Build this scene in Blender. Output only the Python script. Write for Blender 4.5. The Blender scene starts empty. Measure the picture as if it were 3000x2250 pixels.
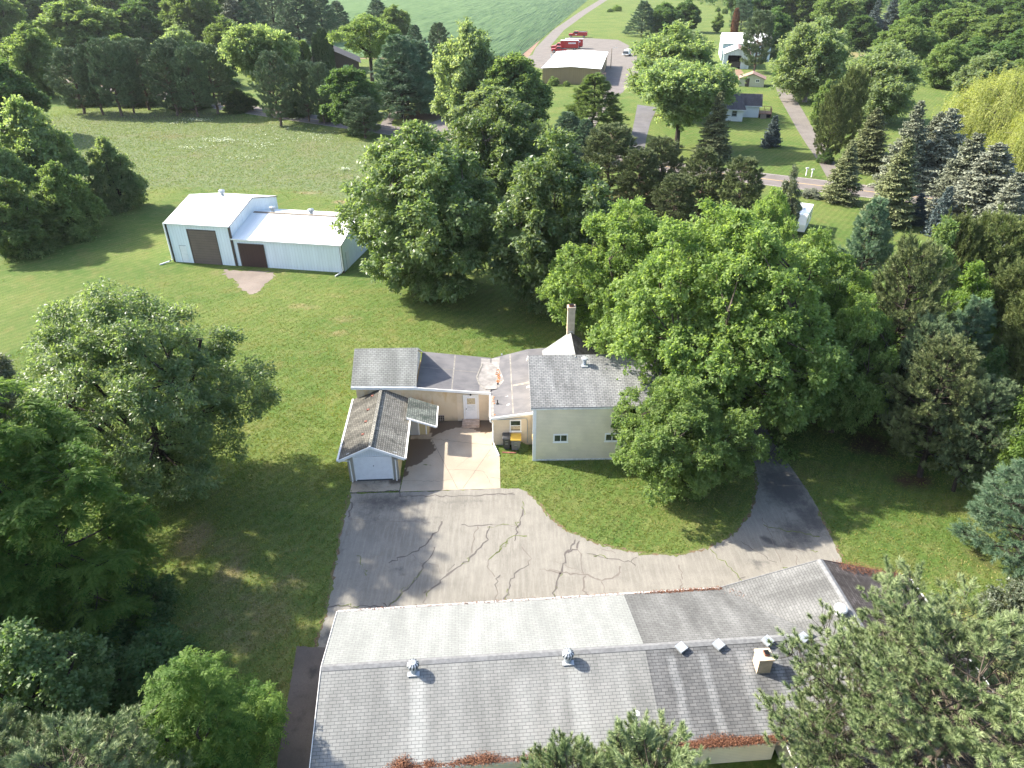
import bpy, bmesh, math, random
import numpy as np
from mathutils import Vector, Matrix
sc = bpy.context.scene
COL = sc.collection
PI = math.pi
rad = math.radians

# ------------------------------------------------------------------ camera, sky, sun, exposure
CAM_H, PITCH, ROLL, FPX = 30.0, rad(31.2), rad(-0.3), 2080.0
_c, _s = math.cos(ROLL), math.sin(ROLL)
_X = np.array([1, 0, 0.]); _F = np.array([0, math.cos(PITCH), -math.sin(PITCH)]); _D = np.array([0, -math.sin(PITCH), -math.cos(PITCH)])
RC = np.array([_c*_X - _s*_D, _s*_X + _c*_D, _F])          # camera right, down, forward in world axes
cam = bpy.data.cameras.new('camera'); cam_o = bpy.data.objects.new('camera', cam); COL.objects.link(cam_o)
cam.sensor_width = 36.0; cam.lens = 36.0*FPX/3000.0; cam.clip_end = 5000.0
M = Matrix.Identity(4)
for i in range(3):
    M[i][0] = RC[0][i]; M[i][1] = -RC[1][i]; M[i][2] = -RC[2][i]
M[2][3] = CAM_H
cam_o.matrix_world = M
sc.camera = cam_o

SUN_EL, SUN_AZ = rad(38.5), rad(20)                           # light travels to +x and a little towards the viewer
w = bpy.data.worlds.new('World'); sc.world = w; w.use_nodes = True
wn = w.node_tree; bg = wn.nodes['Background']
sky = wn.nodes.new('ShaderNodeTexSky'); sky.sky_type = 'NISHITA'; sky.sun_disc = False
sky.sun_elevation = SUN_EL; sky.sun_rotation = math.atan2(-math.cos(SUN_AZ), math.sin(SUN_AZ))
sky.air_density = 1.0; sky.dust_density = 2.0; sky.ozone_density = 1.0
wn.links.new(sky.outputs[0], bg.inputs[0]); bg.inputs[1].default_value = 0.125
sun = bpy.data.lights.new('sun', 'SUN'); sun.energy = 4.0; sun.angle = rad(1.0); sun.color = (1.0, 0.93, 0.80)
sun_o = bpy.data.objects.new('sun', sun); COL.objects.link(sun_o)
dirv = Vector((math.cos(SUN_AZ)*math.cos(SUN_EL), -math.sin(SUN_AZ)*math.cos(SUN_EL), -math.sin(SUN_EL)))
sun_o.rotation_euler = dirv.to_track_quat('-Z', 'Y').to_euler(); sun_o.location = (-60, 60, 80)
sc.view_settings.view_transform = 'Standard'; sc.view_settings.look = 'None'
sc.view_settings.exposure = 1.8; sc.view_settings.gamma = 1.0
sc.render.film_transparent = False
sc.cycles.use_denoising = True
sc.cycles.max_bounces = 10; sc.cycles.diffuse_bounces = 8; sc.cycles.glossy_bounces = 2; sc.cycles.transmission_bounces = 8
sc.cycles.volume_bounces = 0; sc.cycles.caustics_reflective = False; sc.cycles.caustics_refractive = False

# ------------------------------------------------------------------ measuring helpers: survey points read off the photograph
def G(px, py, z=0.0):
    d = np.array([(px-1500)/FPX, (py-1125)/FPX, 1.0]) @ RC
    t = (z-CAM_H)/d[2]
    return np.array([0, 0, CAM_H]) + t*d
DS = 3000/2212
def D(x, y, z=0.0):
    return G(x*DS, y*DS, z)
def Pj(X):
    v = RC @ (np.array(X, float)-[0, 0, CAM_H]); return np.array([1500+FPX*v[0]/v[2], 1125+FPX*v[1]/v[2]])/DS
def height_at(g, ty):
    lo, hi = 0.0, 60.0
    for _ in range(50):
        m = (lo+hi)/2
        if Pj([g[0], g[1], m])[1] > ty: lo = m
        else: hi = m
    return lo

def tag(o, label=None, cat=None, group=None, kind=None):
    if label: o['label'] = label
    if cat: o['category'] = cat
    if group: o['group'] = group
    if kind: o['kind'] = kind
    return o
def empty(name, loc=(0, 0, 0), rz=0.0, label=None, cat=None, group=None):
    o = bpy.data.objects.new(name, None); COL.objects.link(o)
    o.location = loc; o.rotation_euler = (0, 0, rz); o.empty_display_size = 0.5
    return tag(o, label, cat, group)

# ------------------------------------------------------------------ mesh helpers
def np_mesh(name, V, faces, mats, mat_idx=None, attrs=None):
    """faces: list of int arrays (m,k), each with constant k"""
    me = bpy.data.meshes.new(name)
    V = np.ascontiguousarray(V, np.float32)
    me.vertices.add(len(V)); me.vertices.foreach_set('co', V.ravel())
    lv = np.concatenate([f.ravel() for f in faces]).astype(np.int32)
    tot = np.concatenate([np.full(len(f), f.shape[1], np.int32) for f in faces])
    st = np.concatenate([[0], np.cumsum(tot)[:-1]]).astype(np.int32)
    me.loops.add(len(lv)); me.loops.foreach_set('vertex_index', lv)
    me.polygons.add(len(tot)); me.polygons.foreach_set('loop_start', st); me.polygons.foreach_set('loop_total', tot)
    if mat_idx is not None: me.polygons.foreach_set('material_index', np.asarray(mat_idx, np.int32))
    for k, (dom, arr) in (attrs or {}).items():
        a = me.attributes.new(k, 'FLOAT', dom); a.data.foreach_set('value', np.asarray(arr, np.float32))
    for m in mats: me.materials.append(m)
    me.update(calc_edges=True); me.validate()
    return me
def link(name, me, parent=None):
    o = bpy.data.objects.new(name, me); COL.objects.link(o)
    if parent is not None: o.parent = parent
    return o

class MB:
    """collects polygons into one mesh; UVs run in metres along / up each face"""
    def __init__(s): s.v = []; s.f = []; s.m = []; s.mats = []; s.uv = []; s.smooth = []
    def mi(s, mat):
        if mat not in s.mats: s.mats.append(mat)
        return s.mats.index(mat)
    def face(s, pts, mat, smooth=False):
        pts = [np.array(p, float) for p in pts]
        i0 = len(s.v); s.v += pts; s.f.append(list(range(i0, i0+len(pts)))); s.m.append(s.mi(mat)); s.smooth.append(smooth)
        n = np.zeros(3)
        for a, b in zip(pts, pts[1:]+pts[:1]): n += np.cross(a, b)
        n /= (np.linalg.norm(n)+1e-9)
        u = np.cross([0, 0, 1.0], n)
        u = np.array([1.0, 0, 0]) if np.linalg.norm(u) < 0.05 else u/np.linalg.norm(u)
        v = np.cross(n, u)
        s.uv.append([(float(p@u), float(p@v)) for p in pts])
    def box(s, a, b, mat, top=None):
        x0, y0, z0 = a; x1, y1, z1 = b
        t = top or mat
        s.face([(x0, y0, z0), (x1, y0, z0), (x1, y0, z1), (x0, y0, z1)], mat)
        s.face([(x1, y1, z0), (x0, y1, z0), (x0, y1, z1), (x1, y1, z1)], mat)
        s.face([(x0, y1, z0), (x0, y0, z0), (x0, y0, z1), (x0, y1, z1)], mat)
        s.face([(x1, y0, z0), (x1, y1, z0), (x1, y1, z1), (x1, y0, z1)], mat)
        s.face([(x0, y0, z1), (x1, y0, z1), (x1, y1, z1), (x0, y1, z1)], t)
        s.face([(x0, y1, z0), (x1, y1, z0), (x1, y0, z0), (x0, y0, z0)], mat)
        return s
    def prism(s, pts, d, mat, side=None):
        """polygon pts extruded by vector d (pts wound so that its normal points against d)"""
        pts = [np.array(p, float) for p in pts]; d = np.array(d, float); q = [p+d for p in pts]
        s.face(pts, mat); s.face(q[::-1], side or mat)
        for i in range(len(pts)):
            j = (i+1) % len(pts)
            s.face([pts[j], pts[i], q[i], q[j]], side or mat)
        return s
    def beam(s, p, q, w, h, mat, up=(0, 0, 1)):
        p = np.array(p, float); q = np.array(q, float); d = q-p; d /= np.linalg.norm(d)
        r = np.cross(d, up); r /= np.linalg.norm(r); u = np.cross(r, d)
        c = lambda o, a, b: o + r*a*w/2 + u*b*h/2
        A = [c(p, -1, -1), c(p, 1, -1), c(p, 1, 1), c(p, -1, 1)]; B = [x+(q-p) for x in A]
        s.face(A[::-1], mat); s.face(B, mat)
        for i in range(4):
            j = (i+1) % 4; s.face([A[i], A[j], B[j], B[i]], mat)
        return s
    def tube(s, path, r, mat, n=8, cap=True):
        path = [np.array(p, float) for p in path]
        rr = r if hasattr(r, '__len__') else [r]*len(path)
        rings = []
        for i, p in enumerate(path):
            d = path[min(i+1, len(path)-1)] - path[max(i-1, 0)]; d /= (np.linalg.norm(d)+1e-9)
            ref = np.array([1.0, 0, 0]) if abs(d[2]) > 0.9 else np.array([0, 0, 1.0])
            a = np.cross(d, ref); a /= np.linalg.norm(a); b = np.cross(d, a)
            rings.append([p + rr[i]*(a*math.cos(2*PI*k/n) + b*math.sin(2*PI*k/n)) for k in range(n)])
        for A, B in zip(rings, rings[1:]):
            for k in range(n):
                l = (k+1) % n; s.face([A[k], A[l], B[l], B[k]], mat, True)
        if cap:
            s.face(rings[0][::-1], mat); s.face(rings[-1], mat)
        return s
    def build(s, name, parent=None):
        me = bpy.data.meshes.new(name)
        me.from_pydata([tuple(p) for p in s.v], [], s.f)
        uvl = me.uv_layers.new(name='UVMap')
        uvl.data.foreach_set('uv', np.array([c for f in s.uv for c in f], np.float32).ravel())
        for m in s.mats: me.materials.append(m)
        me.polygons.foreach_set('material_index', np.array(s.m, np.int32))
        me.polygons.foreach_set('use_smooth', np.array(s.smooth, bool))
        me.update()
        return link(name, me, parent)
# ------------------------------------------------------------------ materials
def lin(h):
    h = h.lstrip('#'); r = [int(h[i:i+2], 16)/255 for i in (0, 2, 4)]
    return tuple((c/12.92 if c <= 0.04045 else ((c+0.055)/1.055)**2.4) for c in r)
class N:
    def __init__(s, name):
        s.m = bpy.data.materials.new(name); s.m.use_nodes = True; s.t = s.m.node_tree
        s.b = s.t.nodes['Principled BSDF']; s.out = s.t.nodes['Material Output']
    def n(s, typ, props=None, **ins):
        x = s.t.nodes.new('ShaderNode'+typ)
        for k, v in (props or {}).items(): setattr(x, k, v)
        for k, v in ins.items():
            key = int(k[1:]) if k[0] == 'i' and k[1:].isdigit() else k.replace('_', ' ')
            s.put(x.inputs[key], v)
        return x
    def put(s, sock, v):
        if isinstance(v, bpy.types.NodeSocket): s.t.links.new(v, sock)
        elif isinstance(v, bpy.types.Node): s.t.links.new(v.outputs[0], sock)
        elif isinstance(v, (tuple, list)) and sock.type == 'RGBA' and len(v) == 3: sock.default_value = (*v, 1)
        else: sock.default_value = v
    def uv(s): return s.n('UVMap').outputs[0]
    def pos(s): return s.n('NewGeometry').outputs['Position']
    def obj(s): return s.n('TexCoord').outputs['Object']
    def attr(s, name): return s.n('Attribute', {'attribute_name': name}).outputs['Fac']
    def noise(s, vec, scale, detail=4, rough=0.55, dist=0.0):
        return s.n('TexNoise', None, Vector=vec, Scale=scale, Detail=detail, Roughness=rough, Distortion=dist).outputs[0]
    def mapping(s, vec, sc_=(1, 1, 1), loc=(0, 0, 0), rot=(0, 0, 0)):
        return s.n('Mapping', None, Vector=vec, Location=loc, Rotation=rot, Scale=sc_).outputs[0]
    def ramp(s, fac, a, b, lo=0.0, hi=1.0):
        return s.n('MapRange', {'interpolation_type': 'SMOOTHSTEP'}, Value=fac, i1=a, i2=b, i3=lo, i4=hi).outputs[0]
    def mix(s, fac, a, b, mode='MIX'):
        x = s.n('Mix', {'data_type': 'RGBA', 'blend_type': mode}); s.put(x.inputs[0], fac); s.put(x.inputs[6], a); s.put(x.inputs[7], b)
        return x.outputs[2]
    def math(s, op, a, b=0.0, c=0.0):
        x = s.n('Math', {'operation': op}); s.put(x.inputs[0], a); s.put(x.inputs[1], b)
        if op in ('MULTIPLY_ADD', 'COMPARE'): s.put(x.inputs[2], c)
        return x.outputs[0]
    def bump(s, h, strength=0.4, dist=0.02):
        s.put(s.b.inputs['Normal'], s.n('Bump', None, Height=h, Strength=strength, Distance=dist).outputs[0])
    def done(s, col, rough=0.8, spec=0.3, metal=0.0):
        s.put(s.b.inputs['Base Color'], col); s.put(s.b.inputs['Roughness'], rough)
        s.put(s.b.inputs['Specular IOR Level'], spec); s.put(s.b.inputs['Metallic'], metal)
        return s.m

def plain(name, col, rough=0.6, spec=0.35, metal=0.0, var=0.12, scale=3.0):
    x = N(name); p = x.obj()
    n = x.ramp(x.noise(p, scale, 5), 0.3, 0.7, 1-var, 1+var*0.6)
    c = x.mix(1.0, col, x.n('CombineColor', None, i0=n, i1=n, i2=n).outputs[0], 'MULTIPLY')
    return x.done(c, rough, spec, metal)

def shingle(name, c1, c2, mortar, bw=0.30, bh=0.135, streak=None, bands=None, moss=None, mort=0.011, grime=0.35):
    x = N(name); uv = x.uv()
    br = x.n('TexBrick', {'offset': 0.5}, Vector=uv, Color1=c1, Color2=c2, Mortar=mortar, Scale=1.0, Mortar_Size=mort, Mortar_Smooth=0.3, Bias=0.0, Brick_Width=bw, Row_Height=bh)
    col = br.outputs[0]
    big = x.noise(x.mapping(uv, (0.9, 0.22, 1)), 1.0, 4, 0.6)
    k = x.ramp(big, 0.3, 0.72, 1-grime, 1.12)
    col = x.mix(1.0, col, x.n('CombineColor', None, i0=k, i1=k, i2=k).outputs[0], 'MULTIPLY')
    g = x.ramp(x.noise(uv, 60, 2), 0.25, 0.75, 0.86, 1.14)
    col = x.mix(1.0, col, x.n('CombineColor', None, i0=g, i1=g, i2=g).outputs[0], 'MULTIPLY')
    if bands:                                            # washed streaks that run down the roof below each metal vent
        ox = x.n('SeparateXYZ', None, i0=x.obj()).outputs
        wob = x.math('MULTIPLY_ADD', x.noise(x.mapping(uv, (0.5, 0.9, 1)), 1.0, 3), 0.30, -0.15)
        xx = x.math('ADD', ox[0], wob)
        tot = None
        for (bx, bwid, amp, vtop) in bands:
            d = x.math('ABSOLUTE', x.math('SUBTRACT', xx, bx))
            f = x.ramp(d, bwid*0.25, bwid, amp, 0.0)
            f = x.math('MULTIPLY', f, x.ramp(ox[1], vtop+0.05, vtop-0.35, 0.0, 1.0))
            tot = f if tot is None else x.math('MAXIMUM', tot, f)
        lite = x.mix(1.0, br.outputs[0], (1.6, 1.62, 1.62), 'MULTIPLY')
        col = x.mix(tot, col, lite)
    if moss:
        f = x.ramp(x.noise(uv, 1.4, 6, 0.7), 0.52, 0.66, 0, 0.8)
        col = x.mix(f, col, moss)
    x.bump(br.outputs[1], 0.5, -0.012)
    return x.done(col, 0.92, 0.2)

def siding(name, col, pitch=0.115, dirt=0.10, vertical=False, depth=0.35):
    x = N(name); uv = x.uv(); s_ = x.n('SeparateXYZ', None, i0=uv).outputs
    v = x.math('FRACT', x.math('DIVIDE', s_[0] if vertical else s_[1], pitch))
    edge = x.ramp(v, 0.0, 0.16, 0.55 if not vertical else 0.74, 1.0)
    n = x.ramp(x.noise(x.mapping(uv, (0.6, 0.6, 1) if not vertical else (1.2, 0.25, 1)), 1.3, 5), 0.3, 0.7, 1-dirt, 1.04)
    k = x.math('MULTIPLY', edge, n)
    c = x.mix(1.0, col, x.n('CombineColor', None, i0=k, i1=k, i2=k).outputs[0], 'MULTIPLY')
    x.bump(v, depth, 0.02)
    return x.done(c, 0.55, 0.3)

MT = {}
# --- ground
def make_ground():
    x = N('grass_ground'); p = x.pos()
    n1 = x.noise(p, 0.10, 5, 0.6); n2 = x.noise(p, 0.9, 6, 0.65); n3 = x.noise(p, 9.0, 4, 0.7)
    fine = x.noise(x.mapping(p, (1, 1, 1)), 34.0, 3, 0.7)
    c = x.mix(x.ramp(n1, 0.35, 0.65), (0.091, 0.141, 0.033), (0.156, 0.184, 0.051))
    c = x.mix(x.ramp(n2, 0.42, 0.72, 0, 0.55), c, (0.235, 0.215, 0.090))
    c = x.mix(x.ramp(n3, 0.35, 0.62, 0.75, 0), c, (0.056, 0.111, 0.024))
    c = x.mix(x.ramp(x.noise(p, 0.33, 5, 0.65), 0.50, 0.74, 0, 0.42), c, (0.190, 0.149, 0.057))
    c = x.mix(x.ramp(x.noise(p, 1.7, 4, 0.6), 0.55, 0.70, 0, 0.5), c, (0.034, 0.094, 0.016))
    dry = x.math('ADD', x.attr('dry'), x.math('MULTIPLY_ADD', n2, 0.7, -0.35))
    c = x.mix(x.ramp(dry, 0.30, 0.85, 0, 0.85), c, x.mix(x.ramp(n3, 0.35, 0.65), (0.193, 0.156, 0.076), (0.319, 0.246, 0.149)))
    mead = x.ramp(x.attr('meadow'), 0.2, 0.8)
    mc = x.mix(x.ramp(n2, 0.35, 0.65), (0.101, 0.142, 0.055), (0.160, 0.179, 0.092))
    mc = x.mix(x.ramp(x.noise(p, 2.6, 5, 0.7), 0.45, 0.7, 0, 0.6), mc, (0.053, 0.099, 0.034))
    mc = x.mix(x.ramp(x.noise(p, 0.10, 4, 0.6), 0.50, 0.72, 0, 0.5), mc, (0.164, 0.146, 0.086))
    c = x.mix(mead, c, mc)
    lit = x.math('ADD', x.attr('litter'), x.math('MULTIPLY_ADD', n2, 0.8, -0.4))
    c = x.mix(x.ramp(lit, 0.25, 0.8, 0, 0.95), c, x.mix(x.ramp(n3, 0.3, 0.7), (0.039, 0.024, 0.017), (0.101, 0.061, 0.039)))
    mow = x.n('TexWave', {'wave_type': 'BANDS', 'bands_direction': 'X'}, Vector=x.mapping(p, (1, 1, 1), (0, 0, 0), (0, 0, 0.62)), Scale=0.42, Distortion=1.6, Detail=2.0).outputs[1]
    mk = x.ramp(mow, 0.2, 0.8, 0.93, 1.06)
    c = x.mix(1.0, c, x.n('CombineColor', None, i0=mk, i1=mk, i2=mk).outputs[0], 'MULTIPLY')
    f = x.ramp(fine, 0.28, 0.72, 0.66, 1.30)
    c = x.mix(1.0, c, x.n('CombineColor', None, i0=f, i1=f, i2=f).outputs[0], 'MULTIPLY')
    h = x.math('ADD', x.math('MULTIPLY', fine, 0.5), x.math('ADD', n3, n2))
    x.bump(h, 0.8, 0.10)
    return x.done(c, 0.95, 0.1)
MT['ground'] = make_ground()

def make_asphalt(name, base, dark, spot, sc_=1.0, streak=True):
    x = N(name); p = x.pos()
    n1 = x.noise(p, 0.35, 5, 0.6); n2 = x.noise(p, 2.2, 6, 0.7); fine = x.noise(p, 45, 2, 0.6)
    st = x.noise(x.mapping(p, (5.5, 0.5, 1), (0, 0, 0), (0, 0, 0.05)), 1.0, 4, 0.7)
    c = x.mix(x.ramp(n1, 0.35, 0.68), base, tuple(b*0.78 for b in base))
    if streak: c = x.mix(x.ramp(st, 0.40, 0.66, 0, 0.42), c, tuple(min(1, b*1.32) for b in base))
    c = x.mix(x.ramp(n2, 0.50, 0.70, 0, 0.5), c, spot)
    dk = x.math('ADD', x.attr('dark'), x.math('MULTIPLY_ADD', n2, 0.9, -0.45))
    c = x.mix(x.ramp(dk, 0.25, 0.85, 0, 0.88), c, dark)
    g = x.ramp(fine, 0.3, 0.7, 0.84, 1.14)
    c = x.mix(1.0, c, x.n('CombineColor', None, i0=g, i1=g, i2=g).outputs[0], 'MULTIPLY')
    x.bump(x.math('ADD', fine, n2), 0.35, 0.015)
    return x.done(c, 0.9, 0.2)
MT['asphalt'] = make_asphalt('old_asphalt', (0.212, 0.199, 0.174), (0.071, 0.069, 0.069), (0.164, 0.152, 0.135))
MT['asphalt_dark'] = make_asphalt('side_asphalt', (0.120, 0.104, 0.094), (0.048, 0.044, 0.044), (0.080, 0.070, 0.064), streak=False)
MT['concrete'] = make_asphalt('patio_concrete', (0.370, 0.315, 0.248), (0.085, 0.063, 0.046), (0.318, 0.259, 0.200), streak=False)
MT['road'] = make_asphalt('road_asphalt', (0.176, 0.154, 0.145), (0.118, 0.104, 0.097), (0.153, 0.133, 0.124), streak=False)
MT['gravel'] = make_asphalt('gravel', (0.171, 0.152, 0.136), (0.096, 0.081, 0.071), (0.139, 0.123, 0.109))
MT['drive_grey'] = make_asphalt('grey_drive', (0.140, 0.134, 0.142), (0.080, 0.080, 0.080), (0.116, 0.112, 0.116), streak=False)
MT['sand'] = make_asphalt('bare_soil', (0.252, 0.164, 0.115), (0.140, 0.091, 0.070), (0.210, 0.140, 0.098), streak=False)
MT['tar'] = plain('crack_tar', (0.099, 0.087, 0.081), 0.8, 0.3)
MT['tar_faint'] = plain('faded_tar', (0.150, 0.130, 0.115), 0.85, 0.3)
MT['weed'] = plain('crack_weeds', (0.115, 0.135, 0.045), 0.9, 0.1, var=0.4, scale=20)
MT['soil'] = plain('edge_soil', (0.150, 0.110, 0.070), 0.95, 0.1, var=0.4, scale=12)
MT['joint'] = plain('concrete_joint', (0.125, 0.105, 0.088), 0.9, 0.1)
MT['gravel_brown'] = make_asphalt('worn_gravel', (0.215, 0.180, 0.155), (0.13, 0.11, 0.10), (0.17, 0.125, 0.095), streak=False)
MT['road_yellow'] = plain('road_paint_yellow', (0.50, 0.33, 0.12), 0.8)
MT['road_white'] = plain('road_paint_white', (0.52, 0.48, 0.45), 0.8)

# --- roofs and walls
LBB = [(-4.20, 0.50, 0.55, -0.55), (2.65, 0.55, 0.5, -0.55), (7.00, 0.30, 0.75, -0.3), (8.42, 0.30, 0.75, -0.3), (10.2, 0.45, 0.8, -0.3), (11.65, 0.3, 0.75, -0.3), (0.4, 0.4, 0.2, -0.5), (4.6, 0.5, 0.2, -0.5)]
MT['sh_pale'] = shingle('pale_shingles', (0.200, 0.203, 0.197), (0.230, 0.230, 0.223), (0.103, 0.106, 0.103), bands=LBB, grime=0.24, bw=0.305, bh=0.14)
MT['sh_dark'] = shingle('weathered_shingles', (0.115, 0.117, 0.120), (0.155, 0.155, 0.156), (0.047, 0.048, 0.049), bands=LBB, grime=0.30, bw=0.305, bh=0.14)
MT['sh_far_pale'] = shingle('pale_shingles_sunlit_tone', (0.224, 0.232, 0.223), (0.251, 0.258, 0.246), (0.151, 0.157, 0.151), grime=0.12, bw=0.305, bh=0.14)  # sun-facing slope: sunlight put into the colour as a paler copy
MT['sh_far_dark'] = shingle('grey_shingles_sunlit_tone', (0.146, 0.146, 0.143), (0.177, 0.178, 0.173), (0.085, 0.085, 0.083), grime=0.35, bw=0.305, bh=0.14)  # sunlit copy of the weathered shingles, brightness put into the colour
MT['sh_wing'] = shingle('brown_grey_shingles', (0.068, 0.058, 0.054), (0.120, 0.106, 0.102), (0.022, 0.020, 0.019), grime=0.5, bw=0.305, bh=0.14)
MT['sh_house'] = shingle('house_shingles', (0.206, 0.212, 0.213), (0.273, 0.276, 0.275), (0.079, 0.080, 0.082), grime=0.40, bw=0.305, bh=0.155, mort=0.016)
MT['sh_block'] = shingle('greenish_grey_shingles', (0.230, 0.235, 0.217), (0.278, 0.282, 0.265), (0.113, 0.115, 0.107), grime=0.25, bw=0.305, bh=0.155, mort=0.016)
MT['sh_garage'] = shingle('mossy_brown_shingles', (0.210, 0.200, 0.174), (0.314, 0.300, 0.259), (0.070, 0.066, 0.059), bw=0.22, bh=0.15, moss=(0.070, 0.070, 0.061), grime=0.35, mort=0.016)
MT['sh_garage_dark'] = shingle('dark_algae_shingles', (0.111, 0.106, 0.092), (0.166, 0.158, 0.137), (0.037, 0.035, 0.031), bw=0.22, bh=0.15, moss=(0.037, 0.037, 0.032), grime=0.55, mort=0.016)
MT['sh_leanto'] = shingle('green_mossy_shingles', (0.120, 0.135, 0.122), (0.197, 0.212, 0.189), (0.037, 0.044, 0.041), bw=0.22, bh=0.15, moss=(0.037, 0.052, 0.044), grime=0.5, mort=0.016)
MT['sh_far_dk'] = shingle('far_dark_shingles', (0.075, 0.072, 0.078), (0.10, 0.096, 0.10), (0.045, 0.043, 0.046))
MT['ridgecap'] = plain('ridge_cap_shingle', (0.185, 0.187, 0.190), 0.9, 0.2, var=0.2, scale=6)
def membrane():
    x = N('black_membrane'); p = x.obj(); uv = x.uv()
    c = x.mix(x.ramp(x.noise(p, 0.8, 5, 0.6), 0.3, 0.7), (0.100, 0.098, 0.106), (0.150, 0.145, 0.150))
    c = x.mix(x.ramp(x.noise(x.mapping(p, (0.4, 3, 1)), 1.6, 5, 0.7), 0.5, 0.75, 0, 0.5), c, (0.19, 0.18, 0.18))
    x.bump(x.noise(p, 1.2, 4), 0.3, 0.03)
    return x.done(c, 0.65, 0.35)
MT['membrane'] = membrane()
MT['membrane_lt'] = plain('grey_membrane_patch', (0.261, 0.246, 0.236), 0.7, 0.3, var=0.3, scale=2)
MT['membrane_seam'] = plain('membrane_seam', (0.235, 0.22, 0.20), 0.7, 0.3, var=0.3, scale=4)
MT['rust_debris'] = plain('rusty_debris', (0.44, 0.19, 0.075), 0.9, 0.1, var=0.5, scale=9)
MT['siding'] = siding('beige_vinyl_siding', (0.760, 0.685, 0.530), 0.115)
MT['siding_cream'] = siding('cream_vinyl_siding', (0.700, 0.585, 0.432), 0.115)
def stucco():
    x = N('stained_cream_panel'); p = x.obj()
    c = x.mix(x.ramp(x.noise(p, 1.1, 5, 0.6), 0.4, 0.65), (0.64, 0.52, 0.36), (0.56, 0.44, 0.29))
    s_ = x.n('SeparateXYZ', None, i0=p).outputs
    low = x.ramp(x.math('ADD', s_[2], x.math('MULTIPLY', x.noise(p, 3.0, 4), 0.5)), 0.25, 0.75, 0.55, 0.0)
    c = x.mix(low, c, (0.28, 0.21, 0.14))
    st = x.ramp(x.noise(x.mapping(p, (1.4, 1, 0.25)), 1.2, 4, 0.6), 0.52, 0.68, 0, 0.6)
    c = x.mix(st, c, (0.50, 0.31, 0.13))
    return x.done(c, 0.85, 0.2)
MT['stucco'] = stucco()
MT['vwood'] = siding('greige_board_siding', (0.36, 0.335, 0.28), 0.2, vertical=True)
MT['vwood_cream'] = siding('cream_board_siding', (0.62, 0.50, 0.28), 0.2, vertical=True)
MT['gable_white'] = siding('white_gable_boards', (0.66, 0.70, 0.74), 0.15, vertical=True, dirt=0.05)
MT['white'] = plain('white_trim', (0.78, 0.78, 0.77), 0.5, 0.4, var=0.06)
MT['white_dirty'] = plain('white_gutter', (0.70, 0.69, 0.66), 0.5, 0.4, var=0.2, scale=5)
MT['white_door'] = plain('white_door_paint', (0.76, 0.77, 0.79), 0.45, 0.4, var=0.05)
MT['grey_door'] = plain('pale_grey_door', (0.42, 0.43, 0.44), 0.5, 0.4, var=0.08)
def glass(name, tint):
    x = N(name); r = x.ramp(x.noise(x.obj(), 2.5, 3), 0.35, 0.65)
    c = x.mix(r, tint, tuple(t*0.5 for t in tint)); return x.done(c, 0.08, 0.6)
MT['glass'] = glass('window_glass', (0.045, 0.060, 0.050))
MT['glass_far'] = glass('far_window_glass', (0.06, 0.07, 0.08))
MT['blind'] = plain('drawn_blind', (0.50, 0.42, 0.28), 0.8, var=0.25, scale=8)
MT['curtain'] = plain('net_curtain', (0.66, 0.68, 0.70), 0.8, var=0.12, scale=6)
MT['dark'] = plain('dark_interior', (0.012, 0.012, 0.013), 0.9, 0.1)
MT['black'] = plain('black_metal', (0.02, 0.02, 0.022), 0.5, 0.4)
MT['concrete_step'] = plain('step_concrete', (0.40, 0.315, 0.255), 0.9, 0.2, var=0.25, scale=4)
MT['block'] = plain('concrete_block', (0.36, 0.31, 0.27), 0.9, 0.2, var=0.25)
MT['brick_red'] = plain('red_brick', (0.223, 0.094, 0.072), 0.85, 0.2, var=0.3, scale=6)
MT['chimney'] = plain('chimney_render', (0.480, 0.392, 0.296), 0.85, 0.2, var=0.15)
MT['galv'] = plain('galvanised_metal', (0.496, 0.520, 0.544), 0.38, 0.5, 0.45, var=0.15)
MT['galv_dull'] = plain('dull_metal', (0.320, 0.360, 0.400), 0.5, 0.5, 0.3)
MT['steel_white'] = siding('white_ribbed_steel', (0.739, 0.795, 0.840), 0.34, vertical=True, dirt=0.06)
def metal_roof():
    x = N('white_metal_roof'); uv = x.uv(); s_ = x.n('SeparateXYZ', None, i0=uv).outputs
    v = x.math('FRACT', x.math('DIVIDE', s_[0], 0.6)); e = x.ramp(v, 0, 0.07, 0.90, 1.0)
    n = x.math('MULTIPLY', e, x.ramp(x.noise(x.mapping(uv, (1, 0.2, 1)), 0.9, 5), 0.3, 0.7, 0.93, 1.03))
    c = x.mix(1.0, (0.80, 0.81, 0.80), x.n('CombineColor', None, i0=n, i1=n, i2=n).outputs[0], 'MULTIPLY')
    x.bump(x.ramp(v, 0, 0.08, 1, 0), 0.3, 0.02)
    return x.done(c, 0.42, 0.4)
MT['metal_roof'] = metal_roof()
MT['brown_trim'] = plain('brown_steel_trim', (0.075, 0.052, 0.046), 0.5, 0.4)
MT['roller'] = siding('brown_roller_door', (0.156, 0.116, 0.100), 0.30, dirt=0.1)
MT['slider'] = siding('dark_brown_sliding_door', (0.060, 0.032, 0.029), 0.34, vertical=True, dirt=0.1)
MT['tan_steel'] = siding('tan_ribbed_steel', (0.296, 0.212, 0.120), 0.55, vertical=True, dirt=0.08)
MT['tan_trim'] = plain('tan_trim', (0.30, 0.26, 0.18), 0.6)
MT['barn_white'] = siding('weathered_white_steel', (0.55, 0.62, 0.65), 0.5, vertical=True, dirt=0.15)
MT['rust_roof'] = siding('rusty_metal_roof', (0.36, 0.22, 0.17), 0.5, vertical=True, dirt=0.3)
MT['cream_far'] = siding('cream_far_siding', (0.465, 0.450, 0.352), 0.2, dirt=0.06)
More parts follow.
